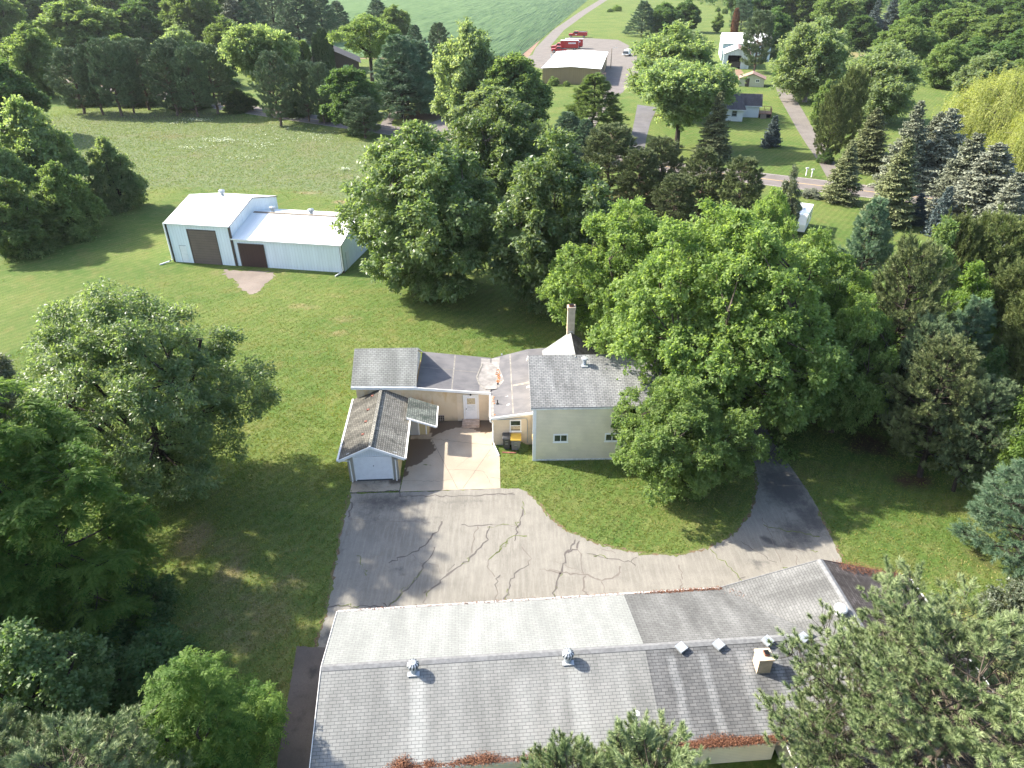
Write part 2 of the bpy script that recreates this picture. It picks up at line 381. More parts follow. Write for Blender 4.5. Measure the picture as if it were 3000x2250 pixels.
MT['white_far'] = siding('white_far_siding', (0.66, 0.68, 0.68), 0.2, dirt=0.05)
MT['deck'] = plain('deck_boards', (0.36, 0.20, 0.13), 0.8, var=0.25, scale=4)
MT['red'] = plain('red_vehicle_paint', (0.378, 0.020, 0.020), 0.3, 0.5, var=0.08)
MT['rubber'] = plain('tyre_rubber', (0.022, 0.022, 0.024), 0.8, 0.2)
MT['chrome'] = plain('bright_metal', (0.6, 0.6, 0.62), 0.25, 0.5, 0.7)
MT['white_paint'] = plain('white_vehicle_paint', (0.80, 0.80, 0.79), 0.35, 0.5, var=0.04)
MT['blue_grey'] = plain('dark_equipment', (0.05, 0.06, 0.075), 0.6)
MT['bin_dark'] = plain('dark_grey_plastic', (0.055, 0.057, 0.060), 0.5, 0.4, var=0.15)
MT['bin_grey'] = plain('grey_plastic', (0.155, 0.155, 0.155), 0.5, 0.4, var=0.12)
MT['bin_yellow'] = plain('yellow_plastic', (0.528, 0.352, 0.060), 0.45, 0.4, var=0.08)
MT['wood_grey'] = plain('weathered_wood', (0.22, 0.18, 0.14), 0.85, 0.2, var=0.3, scale=8)
MT['retain'] = plain('retaining_timber', (0.16, 0.095, 0.055), 0.85, 0.2, var=0.4, scale=5)

# --- plants
def leaf(name, a, b, trans=0.32, rough=0.55, spec=0.16, tcol=None, hv=0.0):
    x = N(name); t = x.attr('tint')
    c = x.mix(t, a, b)
    oi = x.n('ObjectInfo').outputs['Random']
    k = x.ramp(oi, 0, 1, 0.86, 1.14)
    c = x.mix(1.0, c, x.n('CombineColor', None, i0=k, i1=k, i2=k).outputs[0], 'MULTIPLY')
    m = x.done(c, rough, spec)
    if trans > 0:
        tb = x.n('BsdfTranslucent'); x.put(tb.inputs[0], x.mix(1.0, c, tcol or (1.65, 1.65, 0.75), 'MULTIPLY'))
        ms = x.n('MixShader', None, i0=trans, i1=x.b.outputs[0], i2=tb.outputs[0])
        x.t.links.new(ms.outputs[0], x.out.inputs[0])
    return m
LF = {
 'maple': leaf('maple_leaves', (0.120, 0.198, 0.062), (0.255, 0.340, 0.130), 0.52),
 'sugar': leaf('sugar_maple_leaves', (0.089, 0.149, 0.056), (0.199, 0.254, 0.123), 0.44, 0.42, 0.45),
 'ash': leaf('ash_leaves', (0.080, 0.140, 0.056), (0.180, 0.235, 0.110), 0.48, 0.42, 0.5),
 'walnut': leaf('walnut_leaves', (0.070, 0.152, 0.032), (0.195, 0.295, 0.075), 0.52),
 'linden': leaf('linden_leaves', (0.078, 0.148, 0.052), (0.190, 0.265, 0.110), 0.42, 0.5, 0.3),
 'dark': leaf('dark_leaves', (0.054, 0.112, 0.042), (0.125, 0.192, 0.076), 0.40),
 'mid': leaf('mid_green_leaves', (0.095, 0.159, 0.060), (0.200, 0.264, 0.109), 0.45),
 'pale': leaf('pale_green_leaves', (0.146, 0.213, 0.105), (0.285, 0.344, 0.208), 0.48),
 'yellow': leaf('yellow_green_leaves', (0.133, 0.208, 0.092), (0.278, 0.340, 0.194), 0.52),
 'silver': leaf('silvery_leaves', (0.085, 0.115, 0.070), (0.190, 0.215, 0.150), 0.32, 0.35, 0.5),
 'lime': leaf('lime_green_leaves', (0.100, 0.185, 0.045), (0.225, 0.315, 0.095), 0.52),
 'willow': leaf('willow_leaves', (0.185, 0.225, 0.070), (0.345, 0.365, 0.135), 0.47),
 'pine': leaf('pine_needles', (0.125, 0.178, 0.068), (0.275, 0.330, 0.155), 0.0, 0.5, 0.35),
 'pine_far': leaf('dark_pine_needles', (0.087, 0.135, 0.068), (0.203, 0.261, 0.126), 0.0, 0.55, 0.3),
 'pine_olive': leaf('olive_pine_needles', (0.095, 0.128, 0.045), (0.205, 0.240, 0.100), 0.0, 0.55, 0.3),
 'white_pine': leaf('white_pine_needles', (0.065, 0.131, 0.070), (0.163, 0.237, 0.138), 0.08, 0.5, 0.35),
 'spruce': leaf('spruce_needles', (0.120, 0.145, 0.062), (0.240, 0.262, 0.125), 0.0, 0.55, 0.3),
 'spruce_grey': leaf('grey_spruce_needles', (0.145, 0.165, 0.110), (0.235, 0.255, 0.175), 0.0, 0.55, 0.3),
 'blue_spruce': leaf('blue_spruce_needles', (0.057, 0.090, 0.089), (0.162, 0.203, 0.191), 0.0, 0.5, 0.35),
 'pale_spruce': leaf('pale_blue_spruce_needles', (0.195, 0.215, 0.155), (0.300, 0.320, 0.240), 0.0, 0.5, 0.35),
 'juniper': leaf('olive_juniper_foliage', (0.092, 0.128, 0.042), (0.195, 0.228, 0.088), 0.1, 0.6, 0.2),
 'arbor': leaf('cedar_foliage', (0.035, 0.070, 0.028), (0.080, 0.125, 0.050), 0.05, 0.6, 0.2),
 'grass': leaf('grass_blades', (0.084, 0.141, 0.029), (0.233, 0.245, 0.069), 0.30, 0.6, 0.2),
 'grass_dry': leaf('dry_grass_blades', (0.196, 0.190, 0.064), (0.378, 0.316, 0.147), 0.2, 0.7, 0.15),
 'meadow': leaf('meadow_grass', (0.170, 0.235, 0.085), (0.290, 0.325, 0.150), 0.25, 0.6, 0.2),
 'crop': leaf('crop_leaves', (0.121, 0.210, 0.074), (0.217, 0.315, 0.121), 0.2, 0.6, 0.2),
 'flower': leaf('white_flowers', (0.45, 0.50, 0.38), (0.70, 0.72, 0.62), 0.2, 0.7, 0.2),
 'needle_litter': leaf('fallen_pine_needles', (0.110, 0.045, 0.030), (0.270, 0.130, 0.075), 0.0, 0.8, 0.2),
}
def bark(name, a, b, s_=6):
    x = N(name); p = x.obj()
    n = x.noise(x.mapping(p, (s_, s_, s_*0.25)), 1.0, 5, 0.7)
    x.bump(n, 0.8, 0.04); return x.done(x.mix(x.ramp(n, 0.3, 0.7), a, b), 0.9, 0.15)
MT['bark'] = bark('grey_brown_bark', (0.045, 0.036, 0.028), (0.130, 0.108, 0.085))
MT['bark_grey'] = bark('silver_grey_bark', (0.13, 0.112, 0.10), (0.30, 0.265, 0.24))
MT['bark_dark'] = bark('dark_bark', (0.022, 0.018, 0.016), (0.065, 0.052, 0.044))
MT['bark_pine'] = bark('pine_bark', (0.085, 0.055, 0.042), (0.20, 0.15, 0.125))
# ------------------------------------------------------------------ plant generators (numpy); every archetype is h metres tall, radius r
def unit(v): return v/(np.linalg.norm(v, axis=-1, keepdims=True)+1e-9)
def leaf_quads(P, Dr, Nn, L, W, droop=0.15, fold=0.18):
    S_ = unit(np.cross(Dr, Nn)); N2 = np.cross(S_, Dr)
    L = L[:, None]; W = W[:, None]
    mid = P + Dr*L*0.45 + N2*fold*W
    l = mid + S_*W*0.5; r = mid - S_*W*0.5
    tip = P + Dr*L - N2*droop*L
    V = np.stack([P, r, tip, l], 1).reshape(-1, 3)
    return V, np.arange(len(P)*4).reshape(-1, 4)
def needle_tris(P, Dr, L, W, rng):
    S_ = unit(np.cross(Dr, unit(rng.normal(size=P.shape)))) * (W[:, None]*0.5)
    V = np.stack([P-S_, P+S_, P+Dr*L[:, None]], 1).reshape(-1, 3)
    return V, np.arange(len(P)*3).reshape(-1, 3)
class Wood:
    def __init__(s): s.V = []; s.F = []; s.n = 0
    def tube(s, path, r, sides=5):
        path = np.array(path, float); k = len(path); r = np.array(r)
        t = np.gradient(path, axis=0); t = unit(t)
        ref = np.where(np.abs(t[:, 2:3]) > 0.9, [[1.0, 0, 0]], [[0, 0, 1.0]])
        a = unit(np.cross(t, ref)); b = np.cross(t, a)
        ang = np.arange(sides)*2*PI/sides
        R = path[:, None, :] + r[:, None, None]*(a[:, None, :]*np.cos(ang)[None, :, None] + b[:, None, :]*np.sin(ang)[None, :, None])
        s.V.append(R.reshape(-1, 3))
        i = np.arange(k-1)[:, None]*sides; j = np.arange(sides)[None, :]; j2 = (j+1) % sides
        f = np.stack([i+j, i+j2, i+sides+j2, i+sides+j], -1).reshape(-1, 4) + s.n
        s.F.append(f); s.n += k*sides
    def mesh(s, name, mat):
        me = np_mesh(name, np.concatenate(s.V), [np.concatenate(s.F)], [mat]); me.polygons.foreach_set('use_smooth', np.ones(len(me.polygons), bool)); return me
def bez(a, b, c, k):
    t = np.linspace(0, 1, k)[:, None]; return (1-t)**2*a + 2*t*(1-t)*b + t*t*c

SHAPES = {
 'round': lambda t: np.sqrt(np.clip(1-((t-0.42)/0.58)**2, 0, 1))*np.clip(0.55+t*2.2, 0, 1),
 'broad': lambda t: np.clip(np.sqrt(np.clip(1-((t-0.38)/0.62)**2, 0, 1)), 0, 1),
 'vase': lambda t: np.clip(0.42+0.85*t, 0, 1)*np.sqrt(np.clip(1-((t-0.45)/0.56)**4, 0, 1)),
 'oval': lambda t: np.sqrt(np.clip(1-((t-0.48)/0.52)**2, 0, 1)),
 'low': lambda t: np.sqrt(np.clip(1-((t-0.15)/0.85)**2, 0, 1)),
 'umbrella': lambda t: np.clip(0.35+1.2*t, 0, 1)*np.sqrt(np.clip(1-((t-0.35)/0.66)**4, 0, 1)),
}
def broadleaf(seed, h, r, cb=0.18, shape='round', nl=60, tw=34, lv=26, leaf=0.22, lw=0.55, lobe=0.25, mode='leaf', droop=0.2, limbs=6, clump=0.30, shell=0.5, up=0.55, spike=0.0):
    rng = np.random.default_rng(seed); sh = SHAPES[shape]
    z0 = cb*h; H = h-z0
    # lobe centres: dart throwing inside the crown envelope
    C = []; tries = 0; rl0 = r*lobe; dmin = rl0*1.05
    while len(C) < nl and tries < nl*80:
        tries += 1
        t = rng.random()**0.85; R = r*float(sh(np.array(t)))
        rho = R*max(0.15, 1-0.32/max(R/r, .2))*(rng.random()**shell) if R > 0 else 0
        a = rng.random()*2*PI; irr = 1+0.16*math.sin(3*a+seed)+0.10*math.sin(5*a+seed*2.3)
        p = np.array([rho*irr*math.cos(a), rho*irr*math.sin(a), z0+t*H*0.93+rng.normal()*0.02*h])
        if all(np.linalg.norm((p-q)*[1, 1, 1.25]) > dmin for q in C): C.append(p)
        elif tries % (nl*4) == 0: dmin *= 0.9
    C = np.array(C); n = len(C)
    W = Wood()
    tr = 0.022*h+0.06
    fork = np.array([rng.normal()*0.01*h, rng.normal()*0.01*h, z0*0.85+0.06*h])
    W.tube([[0, 0, -0.3], [0, 0, 0.15], fork*[.5, .5, .5], fork, fork+[0, 0, 0.25*H]], [tr*1.45, tr*1.15, tr*0.95, tr*0.85, tr*0.35], 9)
    la = np.sort(rng.random(limbs)*0.5+np.arange(limbs))*2*PI/limbs
    mains = []
    for a in la:
        end = np.array([math.cos(a)*r*0.45, math.sin(a)*r*0.45, z0+H*(0.45+0.3*rng.random())])
        s0 = fork+[0, 0, rng.random()*0.15*H]
        path = bez(s0, s0+[math.cos(a)*r*0.22, math.sin(a)*r*0.22, 0.16*H], end, 6)
        W.tube(path, np.linspace(tr*0.55, tr*0.20, 6), 6); mains.append(path)
    mains.append(np.array([fork+[0, 0, k*0.055*H] for k in range(10)]))
    allm = np.concatenate(mains)
    for c in C:
        cand = allm[(allm[:, 2] < c[2]+0.02*h)]
        if len(cand) == 0: cand = allm[:1]
        s0 = cand[np.argmin(np.linalg.norm(cand-c, axis=1))]
        mid = (s0+c)/2 + [0, 0, -0.06*np.linalg.norm(c-s0)]
        W.tube(bez(s0, mid, c, 5), np.linspace(tr*0.20, tr*0.06, 5), 4)
    # twigs and leaves
    rl = rl0*(0.7+0.6*rng.random(n))
    ci = np.repeat(np.arange(n), tw); m = len(ci)
    out = unit(C - np.array([0, 0, z0+0.35*H]))
    d = unit(rng.normal(size=(m, 3)) + 0.65*out[ci] + np.array([0, 0, up]))
    rad_ = rl[ci]*(0.55+0.55*rng.random(m)**0.6) + spike*rng.random(m)**3
    tip = C[ci] + d*rad_[:, None]*[1, 1, 0.80]
    k = rng.choice(m, min(m, 5*n), replace=False)
    for q in k: W.tube([C[ci[q]], (C[ci[q]]+tip[q])/2-[0, 0, 0.03], tip[q]], [tr*0.06, tr*0.04, tr*0.02], 3)
    tintw = np.clip(0.5+0.28*rng.normal(size=m), 0, 1)
    if mode == 'leaf':
        ti = np.repeat(np.arange(m), lv); N_ = len(ti)
        u = rng.random(N_)
        P = tip[ti] - d[ti]*(u*clump*1.3)[:, None] + rng.normal(size=(N_, 3))*clump*0.42*(0.4+u)[:, None]
        Dr = unit(d[ti]*0.7 + rng.normal(size=(N_, 3))*0.7 + np.array([0, 0, -droop]))
        Nn = unit(rng.normal(size=(N_, 3))*0.55 + np.array([0, 0, 1.0]) + 0.25*d[ti])
        L = leaf*(0.65+0.7*rng.random(N_)); Wd = L*lw
        V, F = leaf_quads(P, Dr, Nn, L, Wd, 0.15)
    else:                                             # long drooping compound leaves
        nf = 6; ti = np.repeat(np.arange(m), nf); q = len(ti)
        fd = unit(d[ti]*0.55 + rng.normal(size=(q, 3))*[0.9, 0.9, 0.35]); flen = clump*(1.0+0.5*rng.random(q))
        nlf = lv; fi = np.repeat(np.arange(q), nlf); N_ = len(fi)
        u = np.tile((np.arange(nlf)//2+0.6)/(nlf/2), q); side = np.tile(np.where(np.arange(nlf) % 2, 1.0, -1.0), q)
        axis = fd[fi]; P = tip[ti][fi] + axis*(u*flen[fi])[:, None] + np.array([0, 0, -1.0])*((u**2)*flen[fi]*0.55)[:, None]
        hs = unit(np.cross(axis, [0, 0, 1.0]))
        Dr = unit(hs*side[:, None]*0.9 + axis*0.55 + np.array([0, 0, -0.35]) + rng.normal(size=(N_, 3))*0.12)
        Nn = unit(np.array([0, 0, 1.0]) + rng.normal(size=(N_, 3))*0.3)
        L = leaf*(0.8+0.4*rng.random(N_)); V, F = leaf_quads(P, Dr, Nn, L, L*lw, 0.1); ti = ti[fi]
    tint = np.clip(tintw[ti] + 0.16*rng.normal(size=len(F)), 0, 1)
    return W, V, F, tint

def pine(seed, h, r, cb=0.25, nb=70, tufts=14, needles=26, nl=0.16, nw=0.02, shape='cone', rise=0.35, shoot=0.22, twigs=True, soft=False, lean=0.0):
    rng = np.random.default_rng(seed); W = Wood()
    tr = 0.014*h+0.05
    k = 9; tz = np.linspace(-0.3, h*0.98, k); wob = rng.normal(size=(k, 2))*0.012*h; wob[0] = 0
    tp = np.stack([wob[:, 0]+lean*tz, wob[:, 1], tz], 1)
    W.tube(tp, np.linspace(tr*1.2, 0.02, k), 8)
    PT = []; DR = []
    for b in range(nb):
        t = (b+rng.random())/nb; t = t**0.9
        z = h*(cb+(0.97-cb)*t)
        if shape == 'cone': Lb = r*(1-t)**0.75*(0.75+0.4*rng.random())+0.25
        elif shape == 'dome': Lb = r*math.sqrt(max(0, 1-(max(0, t-0.25)/0.77)**2))*(0.72+0.4*rng.random())*min(1, 0.55+t*2)+0.2
        else: Lb = r*(0.55+0.9*t if t < 0.35 else 1.0*(1-(t-0.35)/0.68)**0.6)*(0.7+0.45*rng.random())+0.25
        a = b*2.399963+rng.normal()*0.3
        ax = np.array([math.cos(a), math.sin(a), 0]); el = rise*(0.1+1.1*t)+rng.normal()*0.08
        base = np.array([np.interp(z, tz, tp[:, 0]), np.interp(z, tz, tp[:, 1]), z])
        tipp = base + ax*Lb*math.cos(el) + np.array([0, 0, Lb*math.sin(el)+0.12*Lb])
        mid = base + ax*Lb*0.55 + np.array([0, 0, Lb*math.sin(el)*0.35-0.03*Lb])
        path = bez(base, mid, tipp, 6); W.tube(path, np.linspace(max(0.018, tr*0.30*(1-0.6*t)), 0.012, 6), 5)
        nt = max(4, int(tufts*(0.35+0.65*Lb/r)))
        s = 0.32+0.68*rng.random(nt)**0.75
        pp = np.stack([np.interp(s, np.linspace(0, 1, 6), path[:, i]) for i in range(3)], 1)
        perp = np.cross(ax, [0, 0, 1.0])
        lat = (rng.random(nt)*2-1)*(1.08-s)*0.62*Lb
        q = pp + perp[None, :]*lat[:, None] + ax[None, :]*np.abs(lat)[:, None]*0.45 + np.stack([np.zeros(nt), np.zeros(nt), rng.random(nt)*0.10*Lb*(0.2 if soft else 1.0)], 1) + rng.normal(size=(nt, 3))*0.04*Lb
        dd = unit(ax[None, :]*(0.55 if not soft else 1.0) + perp[None, :]*(np.sign(lat)*0.35)[:, None] + np.array([0, 0, 0.75 if not soft else 0.12]) + rng.normal(size=(nt, 3))*0.30)
        if twigs:
            for a0, b0 in zip(pp, q): W.tube([a0, (a0+b0)/2-[0, 0, 0.03], b0], [0.014, 0.011, 0.008], 3)
        PT.append(q); DR.append(dd)
    PT = np.concatenate(PT); DR = np.concatenate(DR); m = len(PT)
    ti = np.repeat(np.arange(m), needles); n = len(ti)
    sl = shoot*(0.7+0.6*rng.random(m)); u = rng.random(n)
    rnd = rng.normal(size=(n, 3)); rnd = unit(rnd - DR[ti]*np.sum(rnd*DR[ti], 1)[:, None])
    P = PT[ti] + DR[ti]*(u*sl[ti])[:, None]
    nd = unit(DR[ti]*(0.45+0.75*u[:, None]) + rnd*(1.0-0.35*u[:, None]) + (np.array([0, 0, -0.25]) if soft else 0))
    L = nl*(0.75+0.5*rng.random(n)); V, F = needle_tris(P, nd, L, np.full(n, nw), rng)
    tint = np.clip((0.45+0.32*rng.normal(size=m))[ti] + 0.12*rng.normal(size=n), 0, 1)
    return W, V, F, tint

def spruce(seed, h, r, cb=0.03, step=0.42, per=9, tw=15, nw=0.10, droop=0.25, blades=5, power=0.85, upturn=0.25):
    rng = np.random.default_rng(seed); W = Wood(); tr = 0.012*h+0.04
    W.tube([[0, 0, -0.3], [0, 0, h*0.5], [0, 0, h]], [tr*1.2, tr*0.7, 0.015], 7)
    PT = []; DR = []; LN = []
    z = cb*h+0.15
    while z < h*0.985:
        t = (z-cb*h)/(h*(1-cb)); Lw = r*(1-t)**power+0.08
        for b in range(max(4, int(per*(0.5+0.5*(1-t))))):
            a = rng.random()*2*PI; L = Lw*(0.72+0.42*rng.random())
            ax = np.array([math.cos(a), math.sin(a), 0]); perp = np.array([-ax[1], ax[0], 0])
            zb = z+rng.normal()*step*0.25
            dr = droop*(1-t)*1.15-0.35*t
            base = np.array([0, 0, zb]); mid = ax*L*0.55+[0, 0, zb-dr*L*0.55]; tip = ax*L+[0, 0, zb-dr*L*0.85+upturn*0.25*L]
            path = bez(base, mid, tip, 5); W.tube(path, np.linspace(0.022+0.01*(1-t), 0.008, 5), 4)
            n = max(5, int(tw*(0.35+0.65*L/r))); s = np.linspace(0.14, 1.0, n)+rng.normal(size=n)*0.015
            pp = np.stack([np.interp(s, np.linspace(0, 1, 5), path[:, i]) for i in range(3)], 1)
            sd = np.where(np.arange(n) % 2, 1.0, -1.0)
            ln = np.clip((1.12-s)*0.55*L, 0.10, 0.85)*(0.75+0.4*rng.random(n)); sd[-1] = 0
            d = unit(ax[None]*0.65 + perp[None]*sd[:, None]*0.85 + np.stack([np.zeros(n), np.zeros(n), -0.30*droop-0.12+rng.normal(size=n)*0.12], 1))
            PT.append(pp); DR.append(d); LN.append(ln)
        z += step*(0.55+0.6*(1-t))
    PT = np.concatenate(PT); DR = np.concatenate(DR); LN = np.concatenate(LN); m = len(PT)
    k = blades; ti = np.repeat(np.arange(m), k); n = len(ti)
    u = np.tile(np.linspace(0.0, 0.85, k), m)
    rnd = rng.normal(size=(n, 3)); rnd = unit(rnd - DR[ti]*np.sum(rnd*DR[ti], 1)[:, None])
    P = PT[ti] + DR[ti]*(u*LN[ti])[:, None] + rnd*0.02
    Dd = unit(DR[ti] + rnd*0.55 + np.array([0, 0, 0.06]))
    Nn = unit(rng.normal(size=(n, 3))*0.6+np.array([0, 0, 1.0]))
    L = LN[ti]*(0.42+0.25*rng.random(n))+0.05
    V, F = leaf_quads(P, Dd, Nn, L, np.full(n, nw)*(0.7+0.6*rng.random(n)), 0.02, 0.25)
    tip = (u > 0.5)*0.05
    tint = np.clip((0.45+0.24*rng.normal(size=m))[ti] + tip + 0.05*rng.normal(size=n), 0, 1)
    return W, V, F, tint

def willow(seed, h, r, strands=1100, leaf=0.34):
    rng = np.random.default_rng(seed); W = Wood(); tr = 0.035*h
    W.tube([[0, 0, -.3], [0.1, 0, h*.16], [0.2, 0.1, h*.3]], [tr*1.3, tr, tr*.8], 9)
    S_ = []
    for i in range(46):
        a = i*2.4; t = (i+.5)/46; R = r*0.86*math.sqrt(max(0.03, 1-t*t*0.95)); zz = h*(0.42+0.55*t)
        R *= 0.8+0.35*rng.random(); c = np.array([R*math.cos(a), R*math.sin(a), zz+rng.normal()*.03*h])
        s0 = np.array([0.2, 0.1, h*.28]); W.tube(bez(s0, s0*[.5, .5, 1]+c*[.35, .35, .5]+[0, 0, .12*h], c, 6), np.linspace(tr*.35, .03, 6), 5)
        S_.append(c)
    S_ = np.array(S_); si = rng.integers(0, len(S_), strands)
    st = S_[si] + rng.normal(size=(strands, 3))*[0.10*r, 0.10*r, 0.05*h]
    out = unit(st*[1, 1, 0]); ln = np.minimum(st[:, 2]*0.72, (0.14+0.26*rng.random(strands))*h)
    k = 30; ti = np.repeat(np.arange(strands), k); u = np.tile(np.linspace(0, 1, k), strands); n = len(ti)
    arch = out[ti]*((1-np.exp(-3*u))*0.85*(0.4+rng.random(strands)[ti]*.6))[:, None]
    P = st[ti] + arch + np.stack([np.zeros(n), np.zeros(n), 0.12*np.sin(u*PI)*1.0-u**1.25*ln[ti]], 1) + rng.normal(size=(n, 3))*0.07
    Dr = unit(np.array([0, 0, -1.0])*(0.25+u)[:, None] + out[ti]*(0.9*(1-u))[:, None] + rng.normal(size=(n, 3))*0.42)
    Nn = unit(out[ti]*0.7+rng.normal(size=(n, 3))*0.5+[0, 0, .5])
    L = leaf*(.7+.6*rng.random(n)); V, F = leaf_quads(P, Dr, Nn, L, L*0.24, .05, .1)
    tint = np.clip((.5+.28*rng.normal(size=strands))[ti]+.15*rng.normal(size=n), 0, 1)
    return W, V, F, tint

def column(seed, h, r, n=5200):
    rng = np.random.default_rng(seed); W = Wood(); W.tube([[0, 0, -.2], [0, 0, h*.9]], [.1, .02], 6)
    t = rng.random(n)**0.85; a = rng.random(n)*2*PI
    R = r*np.clip(np.minimum(t*5+.55, 1), 0, 1)*np.sqrt(np.clip(1-((t-.3)/.71)**3*(t > .3), 0, 1))*(0.75+.3*rng.random(n))*(1+.12*np.sin(a*5+t*9))
    P = np.stack([R*np.cos(a), R*np.sin(a), t*h*0.97], 1); o = unit(P*[1, 1, 0])
    Dr = unit(o*.35+np.array([0, 0, 1.])+rng.normal(size=(n, 3))*.22); Nn = unit(o+rng.normal(size=(n, 3))*.35)
    L = .42*(.6+.8*rng.random(n)); V, F = leaf_quads(P, Dr, Nn, L, L*.42, .05, .1)
    return W, V, F, np.clip(.45+.3*rng.normal(size=n), 0, 1)

ARCH = {}
def arch(key, gen, size, bark):
    W, V, F, tint = gen
    ARCH[key] = (W.mesh('trunk', MT[bark]), np_mesh('crown', V, [F], [LF['mid']], attrs={'tint': ('FACE', tint)}), size[0], size[1])
CROWN_CACHE = {}
TREES = []
def tree(key, name, g, h, r, leafmat, label, cat='tree', group=None, rz=None, tilt=(0, 0), stuffed=False):
    """one tree: an Empty at its foot > trunk, crown (copies share mesh data per leaf colour)"""
    tm, cm, ah, ar = ARCH[key]
    if (key, leafmat) not in CROWN_CACHE:
        c = cm if not any(k[0] == key for k in CROWN_CACHE) else cm.copy()
        c.materials.clear(); c.materials.append(LF[leafmat]); CROWN_CACHE[(key, leafmat)] = c
    e = empty(name, (g[0], g[1], 0), (len(TREES)*2.39996) % (2*PI) if rz is None else rz, label, cat, group)
    e.rotation_euler[0], e.rotation_euler[1] = tilt
    e.scale = (r/ar, r/ar, h/ah)
    link('trunk', tm, e); link('crown', CROWN_CACHE[(key, leafmat)], e)
    TREES.append((name, g, h, r)); return e
def plant(key, name, bx, by, ty, wd, leafmat, label, cat='tree', group=None, **kw):
    """foot seen at (bx,by), top row ty, crown width wd, all read off the photograph"""
    g = D(bx, by); h = height_at(g, ty)
    dep = RC[2] @ (np.array([g[0], g[1], h*0.55])-[0, 0, CAM_H])
    return tree(key, name, g, h, wd*DS/2*dep/FPX, leafmat, label, cat, group, **kw)

# archetypes
arch('maple', broadleaf(11, 16, 10, 0.05, 'broad', 165, 36, 27, 0.22, 0.62, 0.138, droop=0.25, limbs=8, clump=0.34), (16, 10), 'bark')
arch('maple2', broadleaf(12, 13.5, 8, 0.08, 'round', 105, 36, 26, 0.22, 0.62, 0.17, droop=0.25, limbs=7, clump=0.34), (13.5, 8), 'bark')
arch('ash', broadleaf(21, 15.5, 8.4, 0.04, 'round', 125, 38, 27, 0.20, 0.40, 0.142, droop=0.35, limbs=8, clump=0.42), (15.5, 8.4), 'bark_dark')
arch('sugar', broadleaf(31, 15.5, 8.4, 0.04, 'round', 100, 34, 26, 0.30, 0.55, 0.19, droop=0.35, limbs=7, clump=0.42), (15.5, 8.4), 'bark')
arch('sugar2', broadleaf(32, 15, 6.3, 0.03, 'oval', 74, 34, 26, 0.30, 0.55, 0.22, droop=0.35, limbs=6, clump=0.42), (15, 6.3), 'bark')
arch('walnut', broadleaf(41, 14, 6.5, 0.05, 'broad', 84, 17, 18, 0.20, 0.34, 0.165, mode='frond', limbs=6, clump=0.55), (14, 6.5), 'bark_dark')
arch('walnut_small', broadleaf(42, 6.5, 3.2, 0.03, 'low', 46, 15, 16, 0.13, 0.34, 0.22, mode='frond', limbs=5, clump=0.42), (6.5, 3.2), 'bark_dark')
arch('linden', broadleaf(43, 7.5, 3.6, 0.08, 'low', 42, 30, 20, 0.15, 0.75, 0.24, droop=0.5, limbs=5, clump=0.24), (7.5, 3.6), 'bark_dark')
arch('bushy', broadleaf(51, 12, 6, 0.02, 'low', 72, 30, 22, 0.34, 0.6, 0.23, limbs=6, clump=0.45), (12, 6), 'bark_dark')
arch('oval', broadleaf(52, 15, 6, 0.04, 'oval', 72, 30, 22, 0.42, 0.6, 0.23, limbs=6, clump=0.55), (15, 6), 'bark_dark')
arch('round', broadleaf(53, 14, 7, 0.05, 'round', 74, 30, 22, 0.42, 0.6, 0.21, limbs=6, clump=0.55, spike=0.8), (14, 7), 'bark_dark')
arch('vase', broadleaf(54, 13, 7.5, 0.40, 'vase', 74, 30, 22, 0.42, 0.55, 0.20, limbs=8, clump=0.55, spike=1.0), (13, 7.5), 'bark_dark')
arch('brushy', broadleaf(55, 15, 7, 0.05, 'round', 72, 30, 22, 0.45, 0.5, 0.21, limbs=7, clump=0.6, spike=1.6, up=1.2), (15, 7), 'bark_grey')
arch('umbrella', broadleaf(56, 12, 7, 0.45, 'umbrella', 34, 30, 16, 0.36, 0.5, 0.20, limbs=7, clump=0.5, up=0.9), (12, 7), 'bark_dark')
arch('light', broadleaf(57, 9, 3.6, 0.05, 'oval', 54, 30, 22, 0.22, 0.45, 0.22, limbs=6, clump=0.38), (9, 3.6), 'bark')
arch('shrub', broadleaf(58, 3, 2.0, 0.02, 'low', 30, 24, 12, 0.16, 0.5, 0.28, limbs=5, clump=0.22), (3, 2.0), 'bark')
arch('hero_pine', pine(61, 10.5, 5.2, 0.10, 120, 56, 96, 0.17, 0.020, 'dome', 0.36, 0.25), (10.5, 5.2), 'bark')
arch('near_pine', pine(62, 9, 2.6, 0.10, 84, 26, 100, 0.17, 0.019, 'dome', 0.62, 0.28), (9, 2.6), 'bark')
arch('pine', pine(63, 13, 4.2, 0.10, 90, 28, 42, 0.36, 0.06, 'ovoid', 0.45, 0.40, twigs=False), (13, 4.2), 'bark_pine')
arch('pine2', pine(64, 12, 3.6, 0.10, 84, 27, 42, 0.36, 0.06, 'dome', 0.50, 0.42, twigs=False), (12, 3.6), 'bark_pine')
arch('scots', pine(65, 9, 3.2, 0.14, 84, 26, 48, 0.22, 0.036, 'ovoid', 0.45, 0.30), (9, 3.2), 'bark_dark')
arch('wpine', pine(66, 14, 5.4, 0.06, 96, 34, 36, 0.42, 0.06, 'cone', 0.12, 0.5, twigs=False, soft=True), (14, 5.4), 'bark_dark')
arch('wpine_near', pine(67, 10, 4.2, 0.04, 96, 36, 50, 0.26, 0.028, 'cone', 0.14, 0.42, twigs=True, soft=True), (10, 4.2), 'bark_dark')
arch('spruce', spruce(71, 11, 3.0, 0.02, 0.40, 11, 20, 0.17, 0.42), (11, 3.0), 'bark_dark')
arch('spruce2', spruce(72, 10.5, 3.4, 0.02, 0.38, 12, 20, 0.18, 0.22, 5, 0.75), (10.5, 3.4), 'bark_dark')
